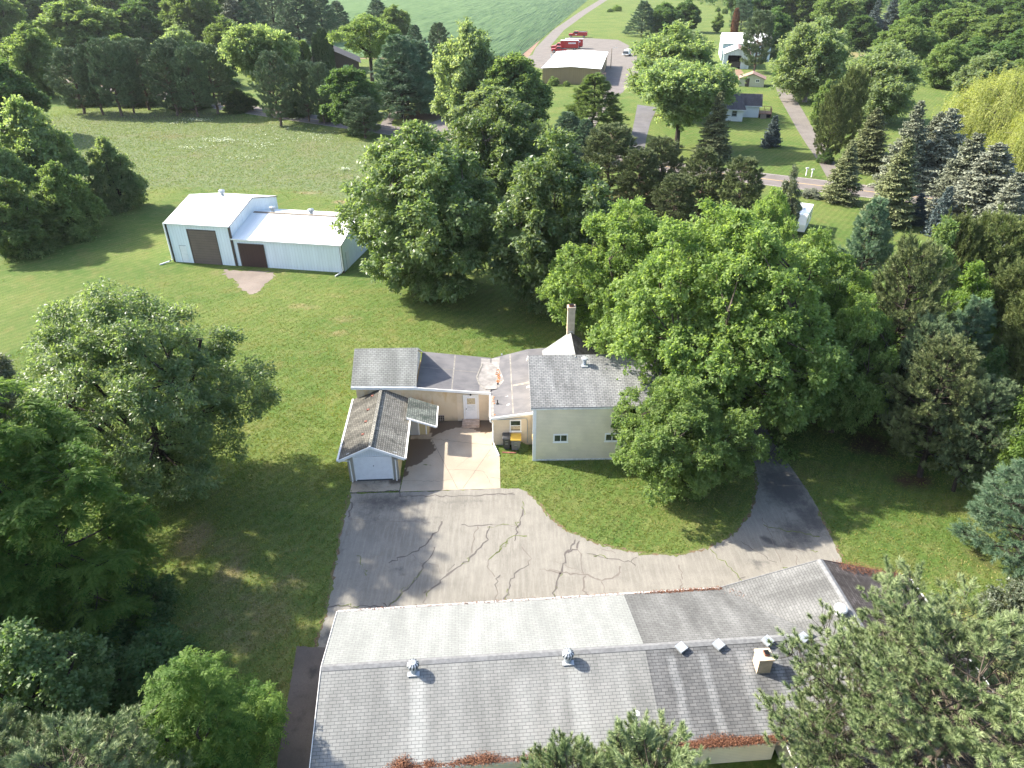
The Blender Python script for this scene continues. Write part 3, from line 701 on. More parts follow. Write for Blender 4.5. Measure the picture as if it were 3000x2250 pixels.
arch('spruce_small', spruce(73, 5, 1.7, 0.01, 0.24, 12, 16, 0.13, 0.12, 5, 0.85, 0.4), (5, 1.7), 'bark_dark')
arch('willow', willow(81, 14, 8.5, 3200), (14, 8.5), 'bark_grey')
arch('column', column(82, 8, 1.0), (8, 1.0), 'bark')
arch('juniper', pine(83, 9, 3.6, 0.05, 100, 32, 46, 0.24, 0.045, 'dome', 0.75, 0.34, twigs=False), (9, 3.6), 'bark_dark')
# ------------------------------------------------------------------ the ground and everything paved
def PX(l, z=0.0): return [tuple(G(x, y, z)[:2]) for x, y in l]
def DD(l, z=0.0): return [tuple(D(x, y, z)[:2]) for x, y in l]
def inside(poly, X, Y):
    poly = np.array(poly); r = np.zeros(np.shape(X), bool); n = len(poly); j = n-1
    for i in range(n):
        xi, yi = poly[i]; xj, yj = poly[j]
        c = ((yi > Y) != (yj > Y)) & (X < (xj-xi)*(Y-yi)/(yj-yi+1e-12)+xi); r ^= c; j = i
    return r
def blobs(lst, X, Y):
    v = np.zeros(np.shape(X))
    for (x, y, rx, ry, s) in lst:
        c = D(x, y); ex = abs(D(x+rx, y)[0]-c[0])+.01; ey = abs(D(x, y+ry)[1]-c[1])*0.5+abs(D(x, y-ry)[1]-c[1])*0.5+.01
        d = np.sqrt(((X-c[0])/ex)**2+((Y-c[1])/ey)**2); v = np.maximum(v, s*np.clip(1.35-d, 0, 1))
    return v
DRY = [(560, 1330, 150, 170, .50), (480, 1180, 110, 40, .5), (540, 606, 50, 30, .55), (470, 590, 60, 10, .45), (640, 590, 80, 8, .4), (655, 662, 60, 12, .55), (745, 690, 60, 16, .5), (735, 720, 40, 12, .55), (790, 735, 60, 8, .5),
       (690, 640, 80, 10, .4), (670, 416, 40, 5, .9), (740, 436, 30, 6, .8), (265, 545, 30, 16, .4), (860, 690, 60, 14, .35), (420, 1165, 50, 55, .85), (500, 1240, 60, 60, .65), (450, 1330, 90, 80, .5),
       (620, 1260, 60, 50, .5), (650, 1180, 40, 50, .35), (560, 1390, 50, 60, .45), (620, 1480, 30, 90, .45), (660, 1330, 26, 60, .4), (1400, 1110, 120, 40, .30), (1500, 1060, 120, 40, .32), (1230, 1060, 60, 30, .2),
       (2090, 1330, 70, 60, .5), (2150, 1400, 60, 60, .7), (2190, 1480, 50, 80, .8), (2080, 1240, 90, 60, .40), (350, 298, 40, 7, 1.0), (420, 250, 60, 5, .5), (1780, 1250, 40, 20, .3), (1700, 985, 20, 14, .5),
       (1745, 320, 10, 30, .6), (1840, 115, 30, 14, .8), (720, 830, 30, 80, .35), (700, 760, 60, 14, .35)]
LITTER = [(1760, 895, 90, 24, 1.0), (1880, 960, 80, 40, .7), (1970, 1040, 70, 30, .7), (2120, 1210, 60, 35, .5), (1950, 880, 160, 70, .9), (2120, 950, 120, 120, .9), (900, 248, 46, 9, 1.1), (930, 252, 40, 8, .9),
          (160, 1330, 190, 130, .8), (260, 1520, 260, 160, .9), (320, 250, 130, 12, .5), (1640, 480, 110, 40, .7), (1410, 430, 150, 40, .7), (1900, 640, 250, 90, .7), (2150, 1300, 50, 30, .6), (1480, 322, 18, 5, 1.0), (2190, 1440, 40, 60, .5), (1300, 760, 120, 20, .25)]
MEADOW = DD([(-40, 610), (40, 545), (150, 505), (330, 405), (480, 412), (640, 412), (780, 440), (900, 420), (880, 330), (700, 290), (560, 262), (300, 236), (150, 236), (-40, 300)])

LAWN_WHITE = []
def grid_axis(a, b, st, far):
    c = list(np.arange(a, b, st)); s = st
    while c[-1] < far: s *= 1.22; c.append(c[-1]+s)
    s = st
    while c[0] > -far: s *= 1.22; c.insert(0, c[0]-s)
    return np.array(c)
gx = grid_axis(-48, 48, 0.45, 2600); gy = grid_axis(14, 104, 0.45, 3000)
GX, GY = np.meshgrid(gx, gy); nx, ny = len(gx), len(gy)
ii = np.arange(nx-1)[None, :] + np.arange(ny-1)[:, None]*nx
F = np.stack([ii, ii+1, ii+nx+1, ii+nx], -1).reshape(-1, 4)
fx, fy = GX.ravel(), GY.ravel()
_r = np.random.default_rng(2)
MEAD = np.mean([inside(MEADOW, fx+_r.normal()*2.2, fy+_r.normal()*3.0) for _ in range(14)], 0)
gme = np_mesh('ground', np.stack([fx, fy, np.zeros_like(fx)], 1), [F], [MT['ground']],
              attrs={'dry': ('POINT', blobs(DRY, fx, fy)), 'litter': ('POINT', blobs(LITTER, fx, fy)), 'meadow': ('POINT', MEAD)})
tag(link('ground', gme), kind='structure')

EXCL = []
def strip_faces(bm, pts, width, z, mi, rng, wig=0.06, sub=7, uneven=0.5):
    """a wandering line of given width laid on the sheet"""
    pts = np.array(pts, float); P = []
    for a, b in zip(pts[:-1], pts[1:]):
        n = max(2, int(np.linalg.norm(b-a)*sub/2)+1)
        for t in np.linspace(0, 1, n, endpoint=False): P.append(a+(b-a)*t)
    P.append(pts[-1]); P = np.array(P); P[1:-1] += rng.normal(size=(len(P)-2, 2))*wig
    T = np.gradient(P, axis=0); T /= np.linalg.norm(T, axis=1)[:, None]+1e-9; Nn = np.stack([-T[:, 1], T[:, 0]], 1)
    wv = width*0.5*(1-uneven+2*uneven*rng.random(len(P))); 
    L = [bm.verts.new((*(p+n*w_), z)) for p, n, w_ in zip(P, Nn, wv)]; R_ = [bm.verts.new((*(p-n*w_), z)) for p, n, w_ in zip(P, Nn, wv)]
    for i in range(len(P)-1):
        f = bm.faces.new((L[i], R_[i], R_[i+1], L[i+1])); f.material_index = mi
        if f.normal.z < 0: f.normal_flip()
def sheet(name, poly, z, mats, spacing=0.8, dark=None, strips=(), edge=0.0, excl=True, seed=1, stains=()):
    """a paved area: exact outline, cut into cells so that the map of wear and painted shade has somewhere to live"""
    rng = np.random.default_rng(seed); bm = bmesh.new()
    P = []
    for a, b in zip(poly, poly[1:]+poly[:1]):
        a = np.array(a); b = np.array(b); n = max(1, int(np.linalg.norm(b-a)/0.35)) if edge > 0 else 1
        for t in np.linspace(0, 1, n, endpoint=False): P.append(a+(b-a)*t+(rng.normal(size=2)*edge if (t > 0) else 0))
    f = bm.faces.new([bm.verts.new((p[0], p[1], z)) for p in P]); f.normal_update()
    if f.normal.z < 0: f.normal_flip()
    if spacing:
        xs = [p[0] for p in P]; ys = [p[1] for p in P]
        for x in np.arange(min(xs)+spacing, max(xs), spacing):
            bmesh.ops.bisect_plane(bm, geom=bm.verts[:]+bm.edges[:]+bm.faces[:], plane_co=(x, 0, 0), plane_no=(1, 0, 0))
        for y in np.arange(min(ys)+spacing, max(ys), spacing):
            bmesh.ops.bisect_plane(bm, geom=bm.verts[:]+bm.edges[:]+bm.faces[:], plane_co=(0, y, 0), plane_no=(0, 1, 0))
    for k, (pts, wd, mi, *o) in enumerate(strips):
        strip_faces(bm, pts, wd*0.62, z+0.004+0.0002*(k % 9), mi, rng, *(o or ()))
    me = bpy.data.meshes.new(name); bm.to_mesh(me); bm.free()
    for m in mats: me.materials.append(m)
    n = len(me.vertices); co = np.zeros(n*3, np.float32); me.vertices.foreach_get('co', co); co = co.reshape(-1, 3)
    dv = blobs(dark, co[:, 0], co[:, 1]) if dark else np.zeros(n)
    for st_ in stains: dv = np.maximum(dv, inside(st_, co[:, 0], co[:, 1])*0.95)
    a = me.attributes.new('dark', 'FLOAT', 'POINT'); a.data.foreach_set('value', dv.astype(np.float32))
    if excl: EXCL.append(poly)
    return tag(link(name, me), kind='structure')

# cracks, read off two enlargements of the photograph
Z5 = lambda l: [tuple(G(900+x*.36166, 1350+y*.36166)[:2]) for x, y in l]
Z6 = lambda l: [tuple(G(1600+x*.36166, 1250+y*.36166)[:2]) for x, y in l]
ST = []
for l, wd, m in [([(1090, 490), (1060, 560), (980, 670), (860, 740), (740, 795), (660, 830)], .13, 1), ([(1030, 700), (1025, 750), (950, 830), (930, 880), (870, 980), (760, 1080), (655, 1190)], .12, 1),
                 ([(1480, 530), (1465, 580), (1460, 640), (1360, 740), (1250, 850), (1130, 920), (1070, 990), (990, 1050), (945, 1075)], .14, 1), ([(1195, 840), (1160, 890), (1125, 925)], .09, 1), ([(985, 1050), (970, 1110), (970, 1190)], .07, 2),
                 ([(1380, 530), (1350, 620), (1335, 750)], .10, 2), ([(1750, 390), (1720, 500), (1700, 560), (1680, 650)], .13, 1), ([(1780, 610), (1690, 605), (1580, 670), (1530, 750), (1470, 800)], .10, 3), ([(1470, 800), (1465, 860), (1520, 940)], .12, 2),
                 ([(1565, 925), (1538, 960), (1532, 1030)], .13, 1), ([(1532, 1030), (1535, 1140)], .09, 2), ([(1740, 700), (1785, 770), (1795, 845)], .10, 2), ([(1795, 845), (1700, 900), (1650, 960), (1610, 1080), (1590, 1140)], .12, 1),
                 ([(2170, 640), (2150, 700), (2105, 745), (2070, 870), (2030, 960), (2000, 1050), (1998, 1120)], .16, 1), ([(2205, 650), (2180, 715), (2110, 745)], .13, 1), ([(1880, 880), (2050, 900), (2210, 920)], .09, 2),
                 ([(1250, 520), (1380, 522), (1500, 517)], .10, 1), ([(1500, 517), (1700, 522)], .06, 2), ([(135, 1183), (250, 1174), (430, 1180), (620, 1184)], .11, 1), ([(615, 1155), (650, 1190)], .08, 1),
                 ([(330, 320), (378, 355), (340, 410), (330, 460)], .14, 1), ([(330, 468), (560, 500), (800, 490), (1000, 500)], .05, 2), ([(855, 760), (890, 810), (940, 840)], .05, 2), ([(980, 830), (1040, 840), (1100, 920)], .05, 2),
                 ([(750, 235), (752, 292)], .10, 1), ([(752, 292), (1000, 288), (1300, 284), (1575, 272), (1660, 268)], .11, 1), ([(350, 256), (750, 246), (1000, 240), (1300, 234), (1560, 225)], .09, 1), ([(1575, 265), (1660, 272), (1670, 262)], .10, 1),
                 ([(915, 305), (900, 390)], .05, 2), ([(1010, 345), (1005, 400)], .05, 2), ([(590, 440), (585, 480)], .07, 2)]: ST.append((Z5(l), wd, m))
for l, wd, m in [([(0, 1170), (200, 1190), (320, 1205), (460, 1250), (560, 1222), (605, 1180), (600, 1130)], .15, 2), ([(320, 1210), (288, 1270), (300, 1330), (320, 1375)], .16, 2), ([(250, 985), (282, 1060), (302, 1190)], .08, 2),
                 ([(330, 1030), (480, 1065), (690, 1102), (722, 1132)], .09, 1), ([(690, 1102), (702, 1075), (735, 1060)], .08, 1), ([(1075, 1120), (1105, 1230), (1085, 1320)], .11, 2), ([(1325, 990), (1420, 1080), (1500, 1150), (1585, 1250)], .08, 3),
                 ([(1580, 930), (1740, 1040), (1870, 1100)], .08, 1), ([(1760, 795), (1920, 840), (2215, 892)], .10, 3), ([(450, 995), (560, 1025)], .07, 2), ([(1560, 1245), (1615, 1218)], .09, 1), ([(445, 1255), (480, 1360)], .07, 2),
                 ([(1750, 740), (1810, 850), (1850, 960), (1900, 1100)], .06, 2), ([(2020, 1040), (2030, 1120)], .08, 2), ([(1870, 475), (2100, 478)], .09, 2), ([(1990, 1000), (2060, 1010), (2160, 1000)], .06, 2), ([(70, 1090), (130, 1110), (330, 1205)], .05, 2)]: ST.append((Z6(l), wd, m))
W5 = [[(660, 1180), (760, 1075), (930, 890)], [(990, 1050), (970, 1100)], [(1320, 780), (1250, 850)], [(1720, 500), (1700, 545)], [(1530, 750), (1640, 640)], [(2000, 1100), (2010, 1020)], [(1600, 1130), (1625, 1040)], [(2045, 940), (2070, 880)], [(1745, 330), (1760, 440)], [(400, 770), (480, 930)], [(240, 1178), (420, 1182)], [(1460, 540), (1720, 500)]]
for l in W5: ST.append((Z5(l), .06, 3, .09, 12, 1.0))
for l in [[(320, 1355), (322, 1375)], [(340, 1030), (500, 1070)], [(2140, 1000), (2200, 1010)], [(1900, 1140), (1960, 1145)]]: ST.append((Z6(l), .07, 3, .09, 12, 1.0))

EDGE = []
drive_d = [(755, 1067), (860, 1064), (1083, 1055), (1120, 1055), (1140, 1063), (1166, 1087), (1190, 1120), (1225, 1146), (1290, 1172), (1340, 1187), (1390, 1194), (1440, 1198), (1475, 1198), (1490, 1193), (1525, 1183), (1562, 1167), (1590, 1148), (1612, 1118), (1628, 1085), (1634, 1050), (1630, 1010), (1615, 965), (1590, 920), (1560, 880),
           (1625, 870), (1660, 930), (1692, 985), (1718, 1022), (1745, 1060), (1770, 1105), (1792, 1150), (1808, 1182), (1818, 1205)]
drive = DD(drive_d) + [(16.5, 22.5), (10.5, 22.6), (-8.1, 21.2)] + DD([(706, 1399), (683, 1398), (690, 1362), (703, 1330), (715, 1260), (728, 1190), (741, 1125)])
DARK = [(830, 1085, 90, 22, .75), (790, 1120, 60, 30, .45), (900, 1120, 90, 30, .4), (1000, 1085, 110, 14, .45), (740, 1180, 20, 50, .4), (1720, 1150, 50, 40, .7), (1755, 1120, 40, 50, .8), (1690, 1050, 60, 60, .9), (1700, 1185, 18, 8, 1.0), (1660, 1165, 16, 8, 1.0), (1740, 1190, 20, 10, .6), (1640, 1220, 26, 14, .8), (705, 1372, 18, 26, .8),  # dark and wet asphalt, plus some garage and tree shade painted in
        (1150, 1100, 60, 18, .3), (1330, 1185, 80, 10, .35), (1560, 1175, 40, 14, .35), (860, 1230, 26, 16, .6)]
for l in [drive_d[4:27], drive_d[29:35], [(755, 1067), (741, 1125), (728, 1190), (715, 1260), (703, 1330), (690, 1362), (683, 1398)]]:
    ST.append((DD(l), .20, 4, .05, 9, .9)); ST.append((DD(l), .22, 3, .09, 9, 1.0))
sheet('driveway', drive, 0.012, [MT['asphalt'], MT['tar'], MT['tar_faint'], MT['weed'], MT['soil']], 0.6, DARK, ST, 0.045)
side = DD([(641, 1396), (704, 1399)]) + [(-8.0, 17.0)] + DD([(668, 1655), (660, 1720), (590, 1720), (600, 1640)])
sheet('side_path', side, 0.008, [MT['asphalt_dark']], 0.6, [(655, 1490, 40, 30, .4), (640, 1560, 30, 40, .5), (675, 1450, 16, 16, .9)], (), 0.02)

Z4 = lambda l: [tuple(G(950+x*.24864, 1100+y*.24864)[:2]) for x, y in l]
PJ = [(Z4(l), wd, m, wg, 7, un) for l, wd, m, wg, un in [([(1265, 750), (1570, 1335)], .035, 1, .004, .3), ([(1960, 870), (1632, 1335)], .035, 1, .004, .3), ([(1250, 745), (1450, 765), (1640, 790), (1970, 826)], .04, 1, .03, .5), ([(925, 1243), (1100, 1240), (1300, 1256), (1510, 1228)], .03, 1, .04, .6),
     ([(1460, 1110), (1700, 1113), (1880, 1130), (1930, 1210), (1990, 1310)], .035, 1, .04, .6), ([(1560, 1080), (1720, 960)], .02, 1, .03, .6), ([(905, 1090), (890, 1360)], .03, 1, .004, .3), ([(1960, 1205), (2065, 1215)], .025, 1, .03, .6), ([(1380, 830), (1440, 780)], .02, 1, .03, .6), ([(1160, 1050), (1260, 1060)], .10, 2, .04, 1.0), ([(1170, 990), (1200, 970)], .10, 2, .03, 1.0)]]
patio = PX([(1172, 1441), (1466, 1431.5), (1464, 1330), (1449, 1303)]) + [(-1.45, 41.1), (-1.35, 44.35), (-7.0, 44.5), (-7.4, 42.6)] + PX([(1180, 1403)])
WET = [(843, 962, 70, 26, 1.0), (810, 1000, 40, 30, .9), (895, 990, 36, 30, .9), (850, 940, 60, 20, 1.0), (960, 925, 130, 13, 1.0), (1030, 930, 60, 22, .9), (905, 955, 40, 20, .6), (770, 1045, 18, 20, .3), (885, 1030, 26, 24, .55), (1050, 985, 16, 12, .35)]
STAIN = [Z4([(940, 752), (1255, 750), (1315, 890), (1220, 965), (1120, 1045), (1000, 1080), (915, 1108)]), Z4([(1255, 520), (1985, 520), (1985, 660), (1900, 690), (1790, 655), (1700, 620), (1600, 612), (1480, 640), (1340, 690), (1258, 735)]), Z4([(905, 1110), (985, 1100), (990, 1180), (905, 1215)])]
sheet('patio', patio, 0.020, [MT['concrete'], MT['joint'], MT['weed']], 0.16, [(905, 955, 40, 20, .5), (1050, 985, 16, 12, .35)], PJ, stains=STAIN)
apron = PX([(1025, 1443.5), (1171, 1438), (1178, 1396), (1034, 1400)])
sheet('garage_apron', apron, 0.016, [MT['concrete'], MT['joint']], 0.4, [(775, 1034, 26, 9, .7), (858, 1035, 22, 13, 1.1), (820, 1042, 50, 10, .45), (800, 1050, 70, 16, .40)], [(Z4([(600, 1240), (580, 1280)]), .03, 1), (Z4([(390, 1240), (540, 1245), (700, 1230)]), .03, 1)])

# the road beyond the trees, its drives and the yards of the neighbours
def ribbon(c, w):
    c = np.array(c, float); t = np.gradient(c, axis=0); t /= np.linalg.norm(t, axis=1)[:, None]; n = np.stack([-t[:, 1], t[:, 0]], 1)
    ww = np.array(w)[:, None] if hasattr(w, '__len__') else w
    return [tuple(p) for p in c+n*ww/2] + [tuple(p) for p in (c-n*ww/2)[::-1]]
def offs(c, o):
    c = np.array(c, float); t = np.gradient(c, axis=0); t /= np.linalg.norm(t, axis=1)[:, None]; n = np.stack([-t[:, 1], t[:, 0]], 1)
    return [tuple(p) for p in c+n*o]
rc = [tuple(D(x, y)[:2]) for x, y in [(718, 262), (848, 284), (1100, 317), (1400, 354), (1696, 391), (1960, 423), (2177, 450)]]
rc = np.array(rc); k1 = np.polyfit(rc[:, 0], rc[:, 1], 2)
xs = np.linspace(-130, 130, 40); RCEN = np.stack([xs, np.polyval(k1, xs)], 1)
ROADW = 7.0
sheet('road', ribbon(RCEN, ROADW), 0.010, [MT['road'], MT['road_yellow'], MT['road_white']], 0, None,
      [(offs(RCEN, 0.0), .30, 1, 0.0, 1, 0.0), (offs(RCEN, 3.2), .14, 2, 0.0, 1, 0.0), (offs(RCEN, -3.2), .14, 2, 0.0, 1, 0.0)])
sheet('gravel_road', ribbon([(9, 255), (12, 292), (22, 362), (44, 478), (79, 650), (125, 860)], [5, 5, 5, 5.5, 6, 6]), 0.012, [MT['gravel']], 6, None)
lot = DD([(1118, 132), (1180, 106), (1230, 80), (1335, 86), (1358, 98), (1375, 120), (1380, 160), (1372, 178), (1345, 196), (1322, 215), (1308, 235), (1296, 236), (1306, 205), (1300, 180), (1240, 150), (1172, 150)])
sheet('gravel_yard', lot, 0.008, [MT['gravel']], 3, [(1330, 182, 30, 6, .7), (1300, 120, 60, 10, .3)])
sheet('concrete_apron', DD([(1300, 183), (1318, 165), (1365, 172), (1345, 200), (1322, 213), (1300, 205)]), 0.016, [MT['road']], 0)
sheet('grey_drive', DD([(1377, 226), (1420, 232), (1405, 265), (1396, 300), (1390, 340), (1355, 340), (1362, 300), (1370, 262)]), 0.014, [MT['drive_grey']], 0)
sheet('yard_drive', DD([(1322, 213), (1308, 235), (1292, 262), (1270, 300), (1252, 330), (1225, 325), (1250, 290), (1280, 240), (1296, 214)]), 0.012, [MT['gravel']], 0)
sheet('farm_drive', DD([(1676, 188), (1684, 212), (1700, 240), (1722, 280), (1742, 312), (1766, 346), (1790, 390), (1822, 394), (1812, 370), (1800, 345), (1776, 310), (1755, 275), (1735, 240), (1718, 212), (1706, 192)]), 0.014, [MT['gravel']], 2, [(1735, 270, 14, 26, .5)])
sheet('cottage_drive', DD([(815, 282), (826, 262), (846, 240), (872, 222), (886, 224), (862, 244), (846, 264), (850, 284)]), 0.014, [MT['road']], 0)
sheet('asphalt_pullout', DD([(884, 282), (905, 272), (960, 256), (985, 250), (990, 296), (940, 294)]), 0.014, [MT['road']], 0)
sheet('barn_forecourt', DD([(1560, 160), (1572, 150), (1600, 150), (1610, 162), (1600, 172), (1570, 172)]), 0.012, [MT['sand']], 0)
sheet('pale_farm_drive', DD([(1792, 384), (1822, 386), (1838, 402), (1800, 402)]), 0.018, [MT['white_dirty']], 0)

sheet('gravel_patch', DD([(482, 582), (520, 586), (560, 585), (592, 588), (586, 604), (570, 618), (556, 632), (538, 636), (520, 622), (506, 604), (488, 596)]), 0.006, [MT['gravel_brown']], 0.5, None, (), 0.22)

# crops in rows
rv = np.array([61., 377.]); rv /= np.linalg.norm(rv); rn = np.array([-rv[1], rv[0]])
V = []; F = []; rng = np.random.default_rng(5)
for k in range(330):
    o = np.array([4., 272.]) + rn*(k*0.80)
    y0 = 264 + 0.0*k*0.8; y1 = 760
    if k*0.80 > 150: y0 = 330
    s = np.linspace((y0-o[1])/rv[1], (y1-o[1])/rv[1], 46); c = o[None]+rv[None]*s[:, None]
    i0 = len(V); hh = 0.30+0.07*rng.random(46)
    for p, h_ in zip(c, hh):
        w_ = 0.27+.08*rng.random()
        V += [(*(p+rn*w_), 0.03), (p[0]+rng.normal()*.04, p[1], h_), (*(p-rn*w_), 0.03)]
    for i in range(45):
        a = i0+3*i; F += [(a, a+1, a+4, a+3), (a+1, a+2, a+5, a+4)]
tn = np.repeat(np.clip(.5+.10*rng.normal(size=330), 0, 1), 90)+.14*rng.normal(size=len(F))
tag(link('crop_rows', np_mesh('crop_rows', np.array(V), [np.array(F)], [LF['crop']], attrs={'tint': ('FACE', np.clip(tn, 0, 1))})), 'green row crop standing in the big field at the top of the picture', 'crop', kind='stuff')
sheet('crop_field', [(6, 262), (20, 392), (66, 662), (110, 850), (-260, 850), (-170, 560), (-90, 262)], 0.006, [MT['sand']], 0)
# ------------------------------------------------------------------ buildings
def rot2(o, yaw, u, v): return (o[0]+math.cos(yaw)*u-math.sin(yaw)*v, o[1]+math.sin(yaw)*u+math.cos(yaw)*v)
def roof_slab(mb, pts, mat, edge, th=0.10):
    """pts counter-clockwise seen from above"""
    p = [np.array(q, float) for q in pts]; q = [a-[0, 0, th] for a in p]
    mb.face(p, mat); mb.face(q[::-1], edge)
    for i in range(len(p)):
        j = (i+1) % len(p); mb.face([q[i], q[j], p[j], p[i]], edge)
def window(parent, x0, x1, z0, z1, y, panes='h', fw=0.06, frame='white', pane='glass', out=-1, sill=True):
    f = MB(); a, b = (y+out*0.05, y+0.0) if out < 0 else (y, y+0.05)
    for (p, q) in [((x0, z0), (x1, z0+fw)), ((x0, z1-fw), (x1, z1)), ((x0, z0+fw), (x0+fw, z1-fw)), ((x1-fw, z0+fw), (x1, z1-fw))]:
        f.box((p[0], a, p[1]), (q[0], b, q[1]), MT[frame])
    if panes == 'v': xm = (x0+x1)/2; f.box((xm-.025, a+.01, z0+fw), (xm+.025, b, z1-fw), MT[frame])
    if panes == 'h': zm = (z0+z1)/2; f.box((x0+fw, a+.01, zm-.025), (x1-fw, b, zm+.025), MT[frame])
    if sill: f.box((x0-.03, a-.03, z0-.04), (x1+.03, b, z0-.001), MT[frame])
    fo = f.build('window', parent)
    g = MB(); g.box((x0+fw, y-.022, z0+fw), (x1-fw, y-.004, z1-fw), MT[pane]); g.build('pane', fo)
    return fo, g

# ---------- the long low building in front
LBO, LBY = (0.0, 20.74), rad(4.1)
lb = empty('long_building', (*LBO, 0), LBY, 'long low building with grey shingled gable roof across the foreground', 'building')
h, ze, zr = 4.06, 2.25, 3.37; ux0, ux1, us = -8.42, 13.2, 5.9
w = MB()
w.box((ux0+.35, -h+.45, 0), (10.95, h-.45, ze-.05), MT['siding'])
w.face([(ux0+.35, h-.45, ze-.05), (ux0+.35, -h+.45, ze-.05), (ux0+.35, 0, zr-.12)], MT['siding'])
w.build('wall', lb)
r = MB()
for x0, x1, a, b in [(ux0, us, 'sh_pale', 'sh_far_pale'), (us, ux1, 'sh_dark', 'sh_far_dark')]:
    r.face([(x0, -h, ze), (x1, -h, ze), (x1, 0, zr), (x0, 0, zr)], MT[a])
    if x0 == ux0: r.face([(x1, h, ze), (x0, h, ze), (x0, 0, zr), (x1, 0, zr)], MT[b])
    else: r.face([(10.9, h, ze), (x0, h, ze), (x0, 0, zr), (x1, 0, zr), (ux1+.6, .1, zr)], MT[b])
r.face([(ux0, h, ze-.12), (10.8, h, ze-.12), (10.8, -h, ze-.12), (ux0, -h, ze-.12)], MT['white_dirty'])
r.face([(ux0, -h, ze-.12), (ux0, -h, ze), (ux0, 0, zr), (ux0, h, ze), (ux0, h, ze-.12), (ux0, 0, zr-.14)][::-1], MT['white_dirty'])
rf = r.build('roof', lb)
m = MB(); sl = (zr-ze)/h
m.prism([(ux0, -.17, zr-.17*sl+.012), (ux1, -.17, zr-.17*sl+.012), (ux1, 0, zr+.035), (ux0, 0, zr+.035)], (0, 0, -.02), MT['ridgecap']); m.prism([(ux0, 0, zr+.034), (ux1, 0, zr+.034), (ux1, .17, zr-.17*sl+.012), (ux0, .17, zr-.17*sl+.012)], (0, 0, -.02), MT['ridgecap']); m.build('ridge_cap', rf)
for nm, y0, y1 in (('gutter', h, h+.12), ('gutter', -h-.12, -h)):
    m = MB(); m.box((ux0, y0, ze-.14), (10.85, y1, ze-.02), MT['white_dirty'], MT['white_dirty']); m.build(nm, lb)
m = MB(); m.beam((ux0-.02, -h, ze-.03), (ux0-.02, 0, zr-.03), .03, .12, MT['white_dirty']); m.beam((ux0-.02, 0, zr-.03), (ux0-.02, h, ze-.03), .03, .12, MT['white_dirty']); m.build('fascia', lb)
# cross wing on the right, its gable facing the lawn
ul, ur, um, zw, vn = 10.9, 20.86, 15.82, 3.82, -7.5
r = MB()
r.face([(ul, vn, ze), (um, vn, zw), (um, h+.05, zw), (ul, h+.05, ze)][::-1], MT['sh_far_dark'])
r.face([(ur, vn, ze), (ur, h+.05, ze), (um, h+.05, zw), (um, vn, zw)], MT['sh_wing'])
r.face([(ul, vn, ze-.12), (ul, h, ze-.12), (ur, h, ze-.12), (ur, vn, ze-.12)], MT['white_dirty'])
rw = r.build('roof', lb); rw['label'] = 'cross gable roof with dark right slope'
m = MB(); m.prism([(um-.16, vn, zw-.025), (um, vn, zw+.035), (um, h+.06, zw+.035), (um-.16, h+.06, zw-.025)], (0, 0, -.02), MT['ridgecap']); m.prism([(um, vn, zw+.034), (um+.16, vn, zw-.025), (um+.16, h+.06, zw-.025), (um, h+.06, zw+.034)], (0, 0, -.02), MT['ridgecap']); m.build('ridge_cap', rw)
w = MB(); w.box((ul+.4, vn+.3, 0), (ur-.4, h-.3, ze-.05), MT['siding']); w.face([(ul+.4, h-.31, ze-.05), (um, h-.31, zw-.15), (ur-.4, h-.31, ze-.05)], MT['siding']); w.build('wall', lb)
m = MB(); m.beam((ur+.05, vn, ze-.05), (ur+.05, h, ze-.05), .09, .10, MT['white_dirty']); m.build('gutter', lb)
m = MB(); m.beam((ul, h+.07, ze-.05), (um, h+.07, zw-.05), .04, .14, MT['ridgecap']); m.beam((um, h+.07, zw-.05), (ur, h+.07, ze-.05), .04, .14, MT['brown_trim']); m.build('fascia', lb)
def on_near(u, v): return (u, v, zr-sl*abs(v))
def turbine(p, parent):
    t = MB(); x, y, z = p
    t.tube([(x, y, z-.06), (x, y, z+.26)], .165, MT['galv_dull'], 14); t.box((x-.26, y-.26, z-.03), (x+.26, y+.26, z-.005), MT['galv'])
    o = t.build('turbine_vent', parent)
    g = MB(); n = 22
    for k in range(n):
        a0, a1 = 2*PI*k/n, 2*PI*(k+1)/n; prof = [(.17, .26), (.25, .33), (.275, .42), (.25, .51), (.14, .58), (.03, .60)]
        for (r0, z0), (r1, z1) in zip(prof, prof[1:]):
            tw = .30*(z0-.26)*3; tw2 = .30*(z1-.26)*3
            c = [(x+r0*math.cos(a0+tw), y+r0*math.sin(a0+tw), z+z0), (x+r0*.97*math.cos(a1+tw), y+r0*.97*math.sin(a1+tw), z+z0), (x+r1*.97*math.cos(a1+tw2), y+r1*.97*math.sin(a1+tw2), z+z1), (x+r1*math.cos(a0+tw2), y+r1*math.sin(a0+tw2), z+z1)]
            g.face(c, MT['galv'] if k % 2 or r1 < .1 else MT['blue_grey'])
    g.build('turbine_head', o)
def lbv(px, py):                       # point on the near slope seen at a photo pixel, in the building's own axes
    d = np.array([(px-1500)/FPX, (py-1125)/FPX, 1.0]) @ RC
    best = None
    for t in np.linspace(15, 60, 4000):
        p = np.array([0, 0, CAM_H])+t*d; dx, dy = p[0]-LBO[0], p[1]-LBO[1]
        u, v = math.cos(LBY)*dx+math.sin(LBY)*dy, -math.sin(LBY)*dx+math.cos(LBY)*dy
        zz = zr-sl*abs(v)
        if p[2] <= zz: return (u, v, zz)
for q in [(1212, 1966), (1663, 1934)]: turbine(lbv(*q), rf)
